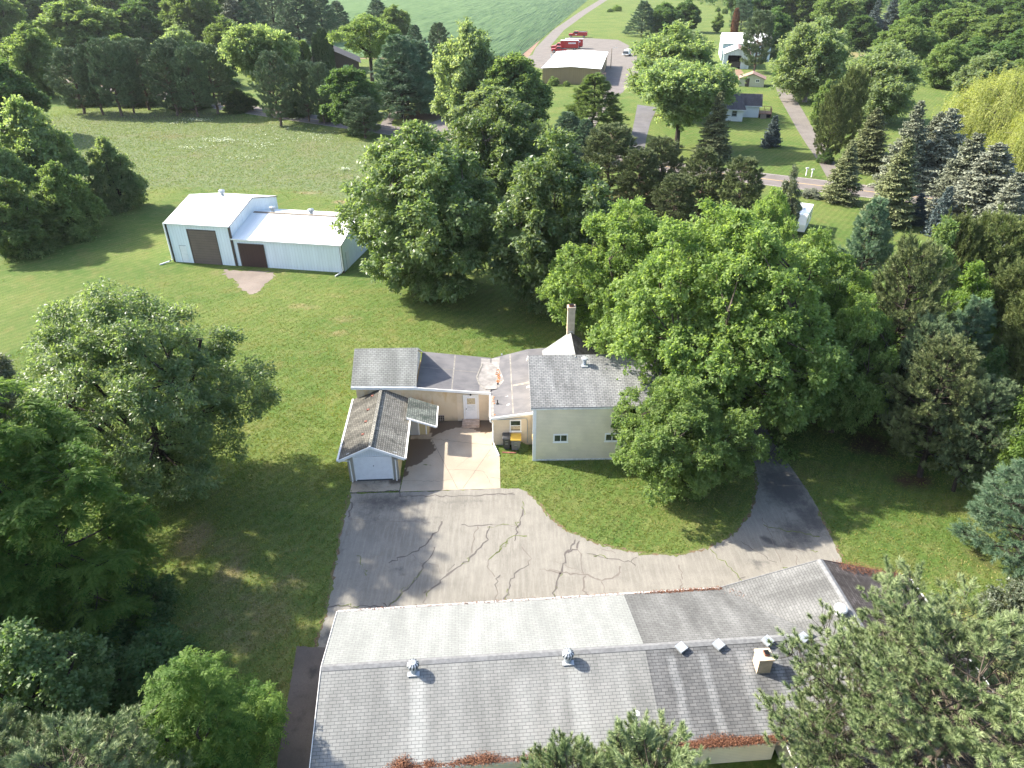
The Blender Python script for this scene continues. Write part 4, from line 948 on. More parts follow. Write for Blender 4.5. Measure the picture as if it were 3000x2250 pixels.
for q in [(1995, 1903), (2104, 1895), (2247, 1884), (2353, 1874)]:
    x, y, z = lbv(*q); m = MB(); a = rad(-12)
    c = [(x+.30*math.cos(a+k*PI/2), y+.26*math.sin(a+k*PI/2)) for k in range(4)]; s2 = [(x+(cx-x)*.7, y+(cy-y)*.7) for cx, cy in c]
    for k in range(4):
        l = (k+1) % 4; m.face([(*s2[k], z-.05-.02*0), (*s2[l], z-.05), (*s2[l], z+.12+sl*(s2[l][1]-y)), (*s2[k], z+.12+sl*(s2[k][1]-y))], MT['galv_dull'])
        m.face([(*c[k], z+.11+sl*(c[k][1]-y)), (*c[l], z+.11+sl*(c[l][1]-y)), (*c[l], z+.19+sl*(c[l][1]-y)), (*c[k], z+.19+sl*(c[k][1]-y))], MT['galv'])
    m.face([(cx, cy, z+.19+sl*(cy-y)) for cx, cy in c], MT['galv']); m.face([(cx, cy, z+.11+sl*(cy-y)) for cx, cy in c[::-1]], MT['galv']); m.build('box_vent', rf)
x, y, z = lbv(2230, 1953); m = MB()
m.box((x-.30, y-.28, z-.2), (x+.30, y+.28, z+.72), MT['chimney']); m.box((x-.34, y-.32, z+.72), (x+.34, y+.32, z+.82), MT['chimney']); ch = m.build('chimney', rf)
m = MB(); m.box((x-.02, y-.10, z+.82), (x+.20, y+.14, z+.93), MT['brick_red'], MT['dark']); m.build('flue', ch)
x, y, z = lbv(1857, 2148); m = MB(); m.tube([(x, y, z-.1), (x, y, z+1.25)], .07, MT['galv_dull'], 10); m.tube([(x, y, z+1.25), (x, y, z+1.33)], .13, MT['white'], 12); m.tube([(x, y, z+.02), (x, y, z+.16)], .14, MT['white'], 12); m.box((x-.17, y-.35, z-.09), (x+.17, y+.15, z-.02), MT['white']); m.build('vent_pipe', rf)
x, y = um-.55, .85; z = zw-.55*(zw-ze)/(um-ul); m = MB(); m.tube([(x, y, z-.1), (x, y, z+.35)], .14, MT['white'], 12, False)
m.tube([(x, y, z+.35), (x, y, z+.45), (x, y, z+.52), (x, y, z+.55)], [.30, .28, .18, .02], MT['white'], 14); m.build('dome_vent', rw)
# block pier at the near left corner
b = empty('block_pier', (*rot2(LBO, LBY, -9.3, -3.95), 0), LBY, 'low pier of hollow concrete blocks beside the left end of the long roof', 'pier')
m = MB()
for k in range(3):
    x0 = -.95+k*.64; m.box((x0, -.17, 0), (x0+.62, .17, .60), MT['block'])
    for q in range(2): m.box((x0+.06+q*.27, -.10, .601), (x0+.27+q*.27, .10, .604), MT['dark'])
m.build('block', b)
# fallen needles in the gutter and on the roof edge
def litter_pile(name, spots, label, parent=None):
    rng = np.random.default_rng(9); P = []
    for (u, v, z, ru, rv_, hz, n) in spots:
        q = rng.normal(size=(n, 3))*[ru, rv_, hz*.4]; hh = hz*np.exp(-0.5*(q[:, 0]/ru)**2)*rng.random(n); q[:, 2] = hh
        P.append(np.stack([u+q[:, 0], v+q[:, 1], z+q[:, 2]], 1))
    P = np.concatenate(P); n = len(P); wx = np.array([rot2(LBO, LBY, a, b_) for a, b_ in P[:, :2]]); P = np.stack([wx[:, 0], wx[:, 1], P[:, 2]], 1)
    Dr = unit(rng.normal(size=(n, 3))*[1, 1, .45]); V, F = leaf_quads(P, Dr, unit(rng.normal(size=(n, 3))*.4+[0, 0, 1]), .07+.06*rng.random(n), np.full(n, .022), .1, .1)
    tag(link(name, np_mesh(name, V, [F], [LF['needle_litter']], attrs={'tint': ('FACE', rng.random(len(F)))})), label, 'needle litter', kind='stuff')
sp = [(u, -h-.04, ze+.02, .30, .07, .12, 900) for u in np.arange(6.3, 10.9, .33)] + [(u, -h-.05, ze, .3, .05, .05, 130) for u in np.arange(-5, 6, .5)] + [(-4.75, -h+.03, ze+.05, .25, .16, .22, 900), (-3.7, -h, ze+.03, .15, .1, .1, 250), (-1.5, -h+.02, ze+.05, .35, .13, .18, 900), (-2.2, -h, ze+.03, .3, .09, .1, 400), (8.2, -h+.1, ze+.06, .5, .12, .12, 900), (.8, -h+.02, ze+.04, .4, .1, .12, 500)]
litter_pile('needle_litter', sp, 'rust red pine needles heaped along the near gutter of the long roof')
sp = [(u, h+.03, ze+.0, .3, .035, .015, 40) for u in np.arange(-8, 8, .5)] + [(u, h-.02, ze+.02, .3, .05, .03, 150) for u in np.arange(7.6, 10.8, .4)] + [(u, h-.4-.5*k*.6, ze+.2+.08*k, .25, .15, .02, 26) for k, u in enumerate((11.3, 11.9, 12.4))] + [(u, h-.15, zw-.02-(u-um)*.317, .35, .2, .04, 420) for u in np.arange(16.8, 20.0, .5)]
litter_pile('needle_litter', sp, 'thin rusty needle litter along the far gutter of the long roof')

# ---------- the house: two storeyed block, rear gable, flat roofed link and raised left block
HO, HY = (1.48, 39.28), rad(1.2)
hs = empty('farmhouse', (*HO, 0), HY, 'beige sided farmhouse with grey shingle roof, flat black link roof and tall chimney', 'house')
w = MB(); w.box((0, 0, 0), (6.35, 7.0, 4.33), MT['siding'])
w.face([(0, 0, 4.33), (0, 4.57, 5.72), (0, 7.0, 4.33)][::-1], MT['siding']); w.build('wall', hs)
w = MB()
w.box((-2.86, 1.9, 0), (-0.003, 10.7, 2.2), MT['siding_cream']); w.face([(-2.86, 1.9, 2.2), (-.003, 1.9, 2.2), (-.003, 1.9, 2.72), (-2.86, 1.9, 2.22)], MT['siding_cream']); w.build('wall', hs)
w = MB()
w.box((-12.75, 5.07, 0), (-5.45, 10.1, 2.40), MT['stucco']); w.face([(-12.75, 5.07, 2.40), (-5.45, 5.07, 2.40), (-5.45, 5.07, 2.66), (-8.3, 5.07, 3.05), (-12.75, 5.07, 3.2)], MT['stucco']); 
w.face([(-8.45, 5.2, 3.0), (-8.45, 10.2, 3.0), (-8.45, 7.65, 4.78)], MT['white']); w.face([(-12.6, 5.2, 3.0), (-12.6, 7.65, 4.78), (-12.6, 10.2, 3.0)], MT['stucco'])
w.build('wall', hs)
w = MB(); w.box((-5.449, 5.05, 0), (-2.861, 10.0, 2.42), MT['siding_cream']); w.build('wall', hs)
# roofs
r = MB(); e0, rz_ = 4.39, 5.80
roof_slab(r, [(-.25, -.04, e0), (8.9, -.04, e0), (8.9, 4.57, rz_), (-.25, 4.57, rz_)], MT['sh_house'], MT['white'], .09)
roof_slab(r, [(-.25, 4.57, rz_), (8.9, 4.57, rz_), (8.9, 7.2, 3.95), (-.25, 7.2, 3.95)], MT['sh_house'], MT['white'], .09)
hr = r.build('roof', hs)
m = MB(); m.box((-.25, -.13, e0-.14), (8.9, -.045, e0-.01), MT['white_dirty'], MT['black']); m.build('gutter', hs)
r = MB(); wx, wz = 2.08, 4.22
roof_slab(r, [(3.1-wx, 8.15, wz), (3.1-wx, 4.3, wz), (3.1, 4.3, rz_), (3.1, 8.15, rz_)], MT['sh_far_pale'], MT['white'], .08)  # sunlit slope, brightened in its shingle colour
roof_slab(r, [(3.1+wx, 4.3, wz), (3.1+wx, 8.15, wz), (3.1, 8.15, rz_), (3.1, 4.3, rz_)], MT['sh_wing'], MT['white'], .08)  # slope away from the sun, its shade darkened into the shingle colour
r.beam((3.1, 8.0, rz_+.05), (3.1, 8.2, rz_+.05), .3, .06, MT['galv'])
rg = r.build('roof', hs); rg['label'] = 'steep rear gable roof, bright on its left slope'
w = MB(); w.box((3.1-wx+.2, 7.0, 0), (3.1+wx-.2, 8.0, 4.2), MT['siding_cream']); w.face([(3.1-wx+.2, 8.0, 4.2), (3.1, 8.0, 5.7), (3.1+wx-.2, 8.0, 4.2)], MT['siding_cream']); w.build('wall', hs)
m = MB(); m.box((2.83, 8.02, 0), (3.37, 8.52, 7.62), MT['chimney']); m.box((2.80, 7.99, 7.62), (3.40, 8.55, 7.84), MT['chimney']); ch = m.build('chimney', hs)
m = MB(); m.box((2.92, 8.1, 7.84), (3.28, 8.42, 7.98), MT['brick_red'], MT['dark']); m.build('flue', ch)
# flat link roof: two planes that meet in a valley
xl, xv, yb = -8.35, -2.95, 10.5
fz = lambda x: 3.02 + (x-xl)/(xv-xl)*(2.52-3.02) if x < xv else 2.46 + (x-xv)/(-xv)*(2.86-2.46)
r = MB()
roof_slab(r, [(xl, 4.93, fz(xl)), (xv, 4.93, 2.52), (xv, yb-.3, 2.52), (xl, yb, fz(xl))], MT['membrane'], MT['white'], .16)
roof_slab(r, [(xv, 1.8, 2.46), (0.0, 1.8, 2.86), (0.0, 7.2, 2.86), (0, yb+.4, 2.86), (xv, yb-.3, 2.46)], MT['membrane'], MT['white'], .16)
roof_slab(r, [(0.002, 7.22, 2.86), (1.6, 7.22, 2.95), (1.6, yb+.45, 2.95), (0.002, yb+.4, 2.86)], MT['membrane'], MT['white'], .16)
fr_ = r.build('roof', hs); fr_['label'] = 'black membrane roof with pale seams and patches'
m = MB()
def patch(pts, mat, dz=.006): m.face([(x, y, fz(x)+dz) for x, y in pts], MT[mat])
patch([(-5.82, 4.95), (-5.74, 4.95), (-5.70, 10.3), (-5.82, 10.3)], 'membrane_seam'); patch([(-8.3, 8.0), (-2.96, 7.7), (-2.96, 7.76), (-8.3, 8.06)], 'membrane_seam', .008)
patch([(-3.78, 4.95), (-2.96, 4.95), (-2.96, 10.0), (-3.70, 10.05)], 'membrane_lt'); patch([(-2.94, 5.4), (-2.3, 5.7), (-1.95, 6.5), (-2.1, 7.6), (-2.3, 8.6), (-2.2, 10.2), (-2.94, 10.1)], 'membrane_lt')
patch([(-1.42, 1.85), (-1.32, 1.85), (-1.36, 10.5), (-1.46, 10.5)], 'membrane_seam'); patch([(-1.3, 5.5), (-.02, 5.6), (-.02, 5.9), (-1.3, 5.75)], 'membrane_seam', .008)
patch([(-1.95, 4.2), (-1.65, 4.25), (-1.7, 4.3)], 'white_dirty', .01); patch([(-1.8, 3.0), (-1.55, 3.1), (-1.6, 3.22), (-1.78, 3.15)], 'white_dirty', .01); patch([(-.35, 5.0), (-.1, 5.1), (-.12, 5.3), (-.3, 5.2)], 'white_dirty', .012)
patch([(-2.88, 1.85), (-2.70, 1.85), (-2.75, 4.6), (-2.90, 4.6)], 'membrane_seam', .007)
m.build('roof_patch', fr_)
m = MB(); rng = np.random.default_rng(3)                    # raised, torn hexagonal patch with rusty debris along its right edge
hexa = [(-4.0, 7.0), (-3.75, 5.9), (-3.3, 5.3), (-2.5, 5.4), (-2.42, 7.1), (-2.55, 8.6), (-2.9, 9.3), (-3.6, 9.1)]
m.face([(x, y, 2.535+max(0, (-2.95-x))*.095+.02) for x, y in hexa], MT['membrane_lt']); m.build('raised_patch', fr_)
m = MB()
for a, b in zip(hexa[:2]+[hexa[7]], hexa[1:3]+[hexa[0]]): m.beam((*a, 2.56+max(0, (-2.95-a[0]))*.095), (*b, 2.56+max(0, (-2.95-b[0]))*.095), .10, .03, MT['membrane_seam'])
for k in range(46):
    x, y = -2.36+rng.normal()*.10+.05*math.sin(k), 6.1+2.3*rng.random()**1.2; s_ = .04+.07*rng.random()
    m.tube([(x, y, 2.50), (x+s_*.4, y+s_*.3, 2.56+.05*rng.random())], [s_, s_*.4], MT['rust_debris'], 5)
for k in range(10):
    x, y = -2.75+rng.normal()*.05, 2.0+2.7*rng.random(); m.tube([(x, y, 2.47), (x+.04, y+.05, 2.52)], [.06, .03], MT['rust_debris'], 5)
tag(m.build('roof_debris', fr_), kind='stuff')
m = MB(); m.tube([(-2.42, 6.1, 2.5), (-2.42, 6.1, 2.62)], .07, MT['black'], 8); m.build('vent_pipe', fr_); m = MB(); m.tube([(-2.45, 3.4, 2.5), (-2.45, 3.4, 2.85)], .045, MT['black'], 8); m.tube([(-2.45, 3.4, 2.52), (-2.45, 3.4, 2.57)], .10, MT['black'], 8); m.build('vent_pipe', fr_)
# raised left block
r = MB()
roof_slab(r, [(-13.05, 4.90, 3.28), (-8.32, 4.90, 3.20), (-8.32, 7.65, 4.9), (-13.05, 7.65, 4.9)], MT['sh_block'], MT['white'], .10)
roof_slab(r, [(-13.05, 7.65, 4.9), (-8.32, 7.65, 4.9), (-8.32, 10.35, 3.15), (-13.05, 10.35, 3.15)], MT['sh_block'], MT['white'], .10)
r.build('roof', hs)['label'] = 'raised shingled gable roof of the left block'
m = MB(); m.beam((-13.05, 4.86, 3.14), (-8.4, 4.86, 3.03), .06, .22, MT['white']); m.beam((-8.4, 4.86, 3.02), (-2.93, 4.86, 2.47), .06, .20, MT['white']); m.build('fascia', hs)
m = MB(); m.beam((-2.9, 1.74, 2.36), (0, 1.74, 2.76), .06, .18, MT['white']); m.build('fascia', hs)
m = MB(); m.beam((-2.99, 1.8, 2.42), (-2.99, 4.9, 2.42), .12, .10, MT['white_dirty']); m.tube([(-2.98, 1.75, 2.36), (-2.95, 1.72, 2.15), (-2.78, 1.84, 1.95), (-2.78, 1.84, .30), (-2.72, 1.6, .18), (-2.40, .55, .06)], .055, MT['white'], 8); m.build('downspout', hs)
m = MB(); m.box((-.10, -.02, 0), (0.04, .09, 4.3), MT['white']); m.box((-.03, -.04, 0), (.13, -.001, 4.3), MT['white']); m.build('corner_board', hs)
m = MB(); m.box((.13, -.03, .0), (6.35, -.002, .12), MT['white_dirty']); m.build('sill_board', hs)
# door, step, lamp, windows, grate
m = MB(); X0, X1 = -4.98, -3.84
m.box((X0, 4.99, .2), (X0+.12, 5.045, 2.32), MT['white']); m.box((X1-.12, 4.99, .2), (X1, 5.045, 2.32), MT['white']); m.box((X0+.12, 4.99, 2.2), (X1-.12, 5.045, 2.32), MT['white']); fo = m.build('door_frame', hs)
m = MB(); m.box((X0+.13, 5.0, .21), (X1-.13, 5.03, 2.19), MT['white_door']); m.box((X0+.27, 4.985, 1.52), (X1-.27, 4.999, 2.03), MT['blind']); m.box((X0+.27, 4.985, .95), (X1-.27, 4.999, 1.46), MT['curtain'])
m.box((X0+.24, 4.98, 1.46), (X1-.24, 4.998, 1.52), MT['white']); dr = m.build('door', hs)
m = MB(); m.tube([(X0+.2, 4.99, 1.12), (X0+.2, 4.94, 1.12)], .035, MT['black'], 8); m.build('door_handle', dr)
m = MB(); m.box((X0-.12, 4.15, 0), (X1+.02, 5.0, .20), MT['concrete_step']); m.box((X0-.16, 4.05, 0), (X1-.02, 4.15, .12), MT['concrete_step']); m.build('doorstep', hs)
m = MB(); m.tube([(-4.42, 5.0, 2.52), (-4.42, 4.90, 2.50)], .05, MT['black'], 8); m.tube([(-4.42, 4.90, 2.52), (-4.42, 4.90, 2.36)], [.05, .07], MT['black'], 8); m.tube([(-4.42, 4.9, 2.36), (-4.42, 4.9, 2.28)], .05, MT['white'], 8); m.build('wall_lamp', hs)
m = MB(); m.box((-7.05, 5.0, .05), (-6.45, 5.065, .55), MT['block'])
for i in range(4):
    for j in range(3): m.box((-7.0+i*.14, 4.99, .09+j*.15), (-6.9+i*.14, 4.998, .20+j*.15), MT['dark'])
m.build('wall_grate', hs)
window(hs, -1.62, -.80, 1.18, 2.16, 1.9, 'h', .08)
m = MB(); m.box((-1.53, 1.872, 1.34), (-.89, 1.879, 1.62), MT['blind']); m.build('blind', hs)
window(hs, 1.30, 2.30, 1.55, 2.22, 0.0, 'v', .09); window(hs, 4.80, 5.80, 1.55, 2.22, 0.0, 'v', .09)
m = MB(); m.tube([(-2.5, 1.87, 2.18), (-.55, 1.87, 2.3), (-.42, 1.87, 2.22), (-.36, 1.87, 2.05), (-.36, 1.87, .2)], .025, MT['galv_dull'], 6); m.build('conduit', hs)
m = MB(); m.box((-.10+.0, .45, 1.35), (-.002, .75, 1.7), MT['bin_yellow']); m.build('meter_box', hs)
m = MB(); x, y = 3.65, 3.65; z = e0+(rz_-e0)*(y+.04)/4.61
m.tube([(x, y, z-.05), (x, y, z+.42)], .13, MT['galv_dull'], 12); m.tube([(x, y, z+.42), (x, y, z+.52), (x, y, z+.56)], [.235, .235, .05], MT['galv'], 14); m.box((x-.22, y-.3, z-.08), (x+.22, y+.25, z-.0), MT['galv']); m.build('roof_vent', hr)
# porch at the right end
m = MB(); m.tube([(8.5, .15, 0), (8.5, .15, 4.25)], .07, MT['white'], 8); m.build('porch_post', hs)
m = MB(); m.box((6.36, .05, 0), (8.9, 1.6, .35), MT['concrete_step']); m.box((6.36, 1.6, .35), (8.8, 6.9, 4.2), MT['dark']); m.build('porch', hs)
# ---------- sunken stair walls behind the house
for (x0, x1, y, lab) in [(-3.95, -.75, 52.6, 'long dark timber retaining wall in the lawn behind the flat roof'), (7.5, 10.1, 53.2, 'brown timber retaining wall at the foot of a maple behind the chimney')]:
    e = empty('retaining_wall', (x0, y, 0), 0, lab, 'retaining wall', 'retaining walls behind the house'); m = MB()
    m.box((0, 0, 0), (x1-x0, .22, .55), MT['wood_grey']); m.box((0, -.5, 0), (x1-x0, -.002, .06), MT['dark']); m.box((-.02, -.03, .0), (x1-x0, -.001, .5), MT['retain']); m.build('timber', e)
    if x0 < 0:
        m = MB(); m.tube([(3.1, .1, 0), (3.1, .1, 1.0)], .05, MT['galv_dull'], 6); m.tube([(3.1, .1, .95), (3.1, .1, 1.05)], .09, MT['galv_dull'], 6); m.build('post', e)

# ---------- the small garage with its lean-to
GO, GY_ = (-9.17, 37.25), rad(3.0)
ga = empty('small_garage', (*GO, 0), GY_, 'small garage with mossy brown gable roof and white front door', 'garage')
wd, dp, ez, rz2, ov = 1.64, 7.1, 2.2, 2.98, .50
w = MB(); w.box((-wd, 0, 0), (wd, dp, ez), MT['vwood_cream']); w.build('wall', ga)
w = MB(); w.box((-wd-.004, -.02, 0), (-1.26, -.001, 2.0), MT['vwood']); w.build('front_panel', ga); w = MB(); w.box((1.26, -.02, 0), (wd+.004, -.001, 2.0), MT['vwood']); w.build('front_panel', ga)
w = MB(); w.prism([(-wd, -.03, 1.98), (wd, -.03, 1.98), (wd, -.03, 2.22), (0, -.03, rz2-.07), (-wd, -.03, 2.22)], (0, .028, 0), MT['gable_white']); w.build('gable', ga)
r = MB(); f0 = -.35; sg = (rz2-ez)/(wd+.02)
ze2 = rz2-sg*(wd+ov)
roof_slab(r, [(0, f0, rz2), (0, dp, rz2), (-wd-ov, dp, ze2), (-wd-ov, f0, ze2)], MT['sh_garage_dark'], MT['white'], .09)
roof_slab(r, [(0, dp, rz2), (0, f0, rz2), (wd+ov, f0, ze2), (wd+ov, dp, ze2)], MT['sh_garage'], MT['white'], .09)
gr = r.build('roof', ga)
m = MB(); m.beam((0, f0, rz2+.03), (0, dp, rz2+.03), .22, .03, MT['sh_garage']); m.tube([(0, f0, rz2), (0, f0, rz2+.05)], .06, MT['white']); m.build('ridge_cap', gr)
for (x, y) in [(-.62, 6.3), (-.72, 4.55), (-.70, 3.05), (-.72, 1.55)]:
    m = MB(); z = rz2-sg*abs(x); m.prism([(x-.09, y-.1, z+.02-.04), (x+.09, y-.1, z+.02+.04), (x+.11, y+.1, z+.05+.04), (x-.07, y+.1, z+.05-.04)], (0, 0, -.0), MT['brick_red']); m.box((x-.08, y-.09, z-.1), (x+.08, y+.09, z+.05), MT['brick_red']); m.build('roof_brick', gr)
m = MB(); m.beam((0, f0-.03, rz2-.05), (-wd-ov, f0-.03, ze2-.05), .05, .17, MT['white']); m.beam((0, f0-.03, rz2-.05), (wd+ov, f0-.03, ze2-.05), .05, .17, MT['white']); m.build('fascia', ga)
for s in (-1, 1):
    m = MB(); m.beam((s*(wd+ov+.06), f0, ze2-.03), (s*(wd+ov+.06), dp, ze2-.03), .12, .12, MT['white_dirty']); m.tube([(s*(wd+ov), f0+.1, ze2-.1), (s*(wd-.15), -.08, ze2-.25), (s*(wd-.18), -.08, .12), (s*(wd-.18), -.2, .05)], .045, MT['white'], 8); m.build('downspout', ga)
m = MB(); m.box((-1.18, -.06, .12), (1.18, -.025, 1.97), MT['white_door']); gd = m.build('garage_door', ga)
m = MB(); m.tube([(.03, -.06, 1.25), (.03, -.10, 1.25)], .03, MT['black'], 6); m.build('door_handle', gd)
m = MB(); m.box((-1.26, -.05, 0), (-1.18, -.022, 1.979), MT['white']); m.build('door_jamb', ga); m = MB(); m.box((1.18, -.05, 0), (1.26, -.022, 1.979), MT['white']); m.build('door_jamb', ga)
m = MB(); m.box((-1.18, -.05, .0), (1.18, -.03, .12), MT['blue_grey']); m.build('door_sill', ga)
# lean-to
r = MB(); roof_slab(r, [(wd+.35, 3.7, 2.50), (4.05, 3.15, 2.05), (4.05, 5.75, 2.05), (wd+.35, 6.35, 2.50)], MT['sh_leanto'], MT['white'], .09); r.build('roof', ga)['label'] = 'small green mossy lean-to roof'
w = MB(); w.box((wd+.003, 5.05, 0), (3.35, 6.2, 2.0), MT['vwood_cream']); w.build('wall', ga)
m = MB(); m.box((wd+.08, 4.97, .05), (wd+.16, 5.045, 2.0), MT['white']); m.box((wd+.16, 4.97, 1.985), (wd+.98, 5.045, 2.0), MT['white']); m.box((wd+.98, 4.97, .05), (wd+1.06, 5.045, 2.0), MT['white']); m.build('door_frame', ga)
m = MB(); m.box((wd+.165, 4.99, .06), (wd+.975, 5.04, 1.98), MT['grey_door']); dr = m.build('door', ga); m = MB(); m.tube([(wd+.27, 4.99, 1.0), (wd+.27, 4.94, 1.0)], .03, MT['black'], 6); m.build('door_handle', dr)
m = MB(); m.beam((wd+.4, 3.62, 2.42), (4.08, 3.08, 1.98), .06, .13, MT['white']); m.beam((4.1, 3.1, 1.99), (4.1, 5.7, 1.99), .08, .10, MT['white']); m.tube([(4.02, 3.3, 1.95), (3.2, 4.95, 1.75), (3.18, 5.0, .1)], .05, MT['white'], 8); m.build('downspout', ga)

# ---------- two wheeled bins by the cream wall
def bin_(loc, rz, sx, body, lid, label):
    e = empty('wheeled_bin', loc, rz, label, 'bin', 'wheeled bins by the wall'); m = MB()
    a, b = (.24*sx, .28), (.31*sx, .36)
    lo = [(-a[0], -a[1], .06), (a[0], -a[1], .06), (a[0], a[1], .06), (-a[0], a[1], .06)]; hi = [(-b[0], -b[1], .95), (b[0], -b[1], .95), (b[0], b[1], .95), (-b[0], b[1], .95)]
    for k in range(4):
        l = (k+1) % 4; m.face([lo[k], lo[l], hi[l], hi[k]], MT[body])
    m.face(lo[::-1], MT[body]); m.face(hi, MT['dark']); m.box((-b[0]-.02, -b[1]-.02, .90), (b[0]+.02, b[1]+.02, .945), MT[body])
    for z in (.52, .72): m.box((-.1, -.345+.0*z, z), (.1, -.325, z+.03), MT['galv'])
    bo = m.build('body', e)
    m = MB(); c = [(-b[0]-.03, -b[1]-.05), (b[0]+.03, -b[1]-.05), (b[0]+.03, b[1]+.03), (-b[0]-.03, b[1]+.03)]
    q = [(-b[0]+.03, -b[1]+.02), (b[0]-.03, -b[1]+.02), (b[0]-.03, b[1]-.02), (-b[0]+.03, b[1]-.02)]
    for k in range(4):
        l = (k+1) % 4; m.face([(*c[k], .95), (*c[l], .95), (*c[l], 1.0), (*c[k], 1.0)], MT[lid]); m.face([(*c[k], 1.0), (*c[l], 1.0), (*q[l], 1.07), (*q[k], 1.07)], MT[lid])
    m.face([(*x, 1.07) for x in q], MT[lid]); m.tube([(-.2*sx, b[1]+.06, .97), (.2*sx, b[1]+.06, .97)], .03, MT[lid], 8); m.build('lid', e)
    for s in (-1, 1):
        m = MB(); m.tube([(s*.22*sx, .30, .11), (s*.28*sx, .30, .11)], .11, MT['rubber'], 12); m.build('wheel', e)
b1, b2 = G(1484, 1316), G(1509, 1318)
bin_((b1[0], b1[1]+.2, .015), rad(2), .84, 'bin_dark', 'bin_dark', 'dark grey wheeled bin with black lid beside the yellow lidded bin')
bin_((b2[0]+.06, b2[1]+.15, .015), rad(-1), 1.12, 'bin_grey', 'bin_yellow', 'grey wheeled bin with a bright yellow lid under the window')
e = empty('timber_plank', (b1[0]-.1, b1[1]-.42, 0), rad(-3), 'short reddish plank lying on the soil in front of the bins', 'plank'); m = MB(); m.box((-.2, -.06, .0), (.8, .06, .05), MT['brick_red']); m.build('plank', e)

# ---------- the white steel sheds
SO, SY = (-38.55, 77.0), rad(-10.4)
shd = empty('steel_shed', (*SO, 0), SY, 'white ribbed steel shed in two joined halves with brown doors, on the far lawn', 'shed')
W1, Z1, R1, D1, W2, Z2, R2, D2 = 7.65, 4.62, 6.1, 11.5, 12.75, 3.2, 4.5, 10.7
def steelbox(x0, x1, y0, dpt, ze_, zr_, nm):
    w = MB(); m_ = MT['steel_white']; ym = y0+dpt/2
    w.face([(x0, y0, 0), (x1, y0, 0), (x1, y0, ze_), (x0, y0, ze_)], m_); w.face([(x1, y0+dpt, 0), (x0, y0+dpt, 0), (x0, y0+dpt, ze_), (x1, y0+dpt, ze_)], m_)
    w.face([(x1, y0, 0), (x1, y0+dpt, 0), (x1, y0+dpt, ze_), (x1, ym, zr_), (x1, y0, ze_)], m_); w.face([(x0, y0+dpt, 0), (x0, y0, 0), (x0, y0, ze_), (x0, ym, zr_), (x0, y0+dpt, ze_)], m_)
    w.build('wall', shd)
    r = MB(); o = .12; sl_ = (zr_-ze_)/(dpt/2)
    roof_slab(r, [(x0-o, y0-o, ze_-o*sl_+.03), (x1+o, y0-o, ze_-o*sl_+.03), (x1+o, ym, zr_+.03), (x0-o, ym, zr_+.03)], MT['metal_roof'], MT['brown_trim'], .10)
    roof_slab(r, [(x0-o, ym, zr_+.03), (x1+o, ym, zr_+.03), (x1+o, y0+dpt+o, ze_-o*sl_+.03), (x0-o, y0+dpt+o, ze_-o*sl_+.03)], MT['metal_roof'], MT['brown_trim'], .10)
    ro = r.build('roof', shd)
    m = MB(); m.box((x0-o, y0-o-.12, ze_-.10), (x1+o, y0-o-.002, ze_+.02), MT['white']); m.build('gutter', shd)
    return ro
r1 = steelbox(0, W1, 0, D1, Z1, R1, 'a'); r2 = steelbox(W1+.13, W1+W2, .1, D2, Z2, R2, 'b')
def shed_vent(x, y, z, parent): m = MB(); m.tube([(x, y, z-.1), (x, y, z+.35)], .20, MT['galv_dull'], 10); m.tube([(x, y, z+.35), (x, y, z+.6), (x, y, z+.72)], [.34, .36, .05], MT['galv_dull'], 12); m.build('roof_vent', parent)
shed_vent(3.9, D1/2+.3, R1, r1); shed_vent(W1+2.2, .1+D2/2+.7, R2-.1, r2); shed_vent(W1+7.0, .1+D2/2+.6, R2-.1, r2)
m = MB(); m.box((W1+.2, .1+D2/2-.18, R2+.0), (W1+W2, .1+D2/2+.18, R2+.07), MT['wood_grey']); m.build('ridge_cap', r2)
m = MB(); m.box((2.42, -.03, 0), (5.95, -.002, 4.02), MT['brown_trim']); m.build('door_frame', shd)
m = MB(); m.box((2.62, -.045, .02), (5.9, -.032, 3.9), MT['roller']); m.build('roller_door', shd)
m = MB(); m.box((1.02, -.02, .02), (1.07, -.002, 2.05), MT['galv_dull']); m.box((1.07, -.02, 2.0), (1.88, -.002, 2.05), MT['galv_dull']); m.box((1.075, -.025, .02), (1.88, -.002, 1.995), MT['white_door']); dr = m.build('door', shd); m = MB(); m.tube([(1.78, -.03, 1.0), (1.78, -.08, 1.0)], .03, MT['galv'], 6); m.build('door_handle', dr)
m = MB(); m.box((W1+.62, .02, 0), (W1+3.75, .06, 2.72), MT['brown_trim']); m.box((W1+.78, .0, .02), (W1+3.72, .02, 2.65), MT['slider']); m.build('sliding_door', shd)
for x, y, z in [(-.03, -.03, Z1), (W1-.02, -.03, Z1), (W1+W2-.08, .07, Z2)]: m = MB(); m.box((x-.09, y-.02, 0), (x+.10, y+.02, z-.1), MT['brown_trim']); m.box((x+.10, y-.02, 0), (x+.13, y+.16, z-.1), MT['brown_trim']); m.build('corner_trim', shd)
m = MB(); xx = W1+W2; m.box((xx+.002, 1.1, .02), (xx+.03, 1.95, 2.0), MT['white_door']); m.box((xx+.002, 1.05, .02), (xx+.025, 1.1, 2.05), MT['galv_dull']); m.build('door', shd)
for (x, y, z, dx) in [(-.1, -.16, Z1, -1.0), (W1+W2+.03, -.05, Z2, -.55)]:
    m = MB(); m.tube([(x, y, z), (x, y, .35), (x+dx*.25, y-.3, .2), (x+dx, y-1.1, .05)], .09, MT['white'], 8); m.build('downspout', shd)
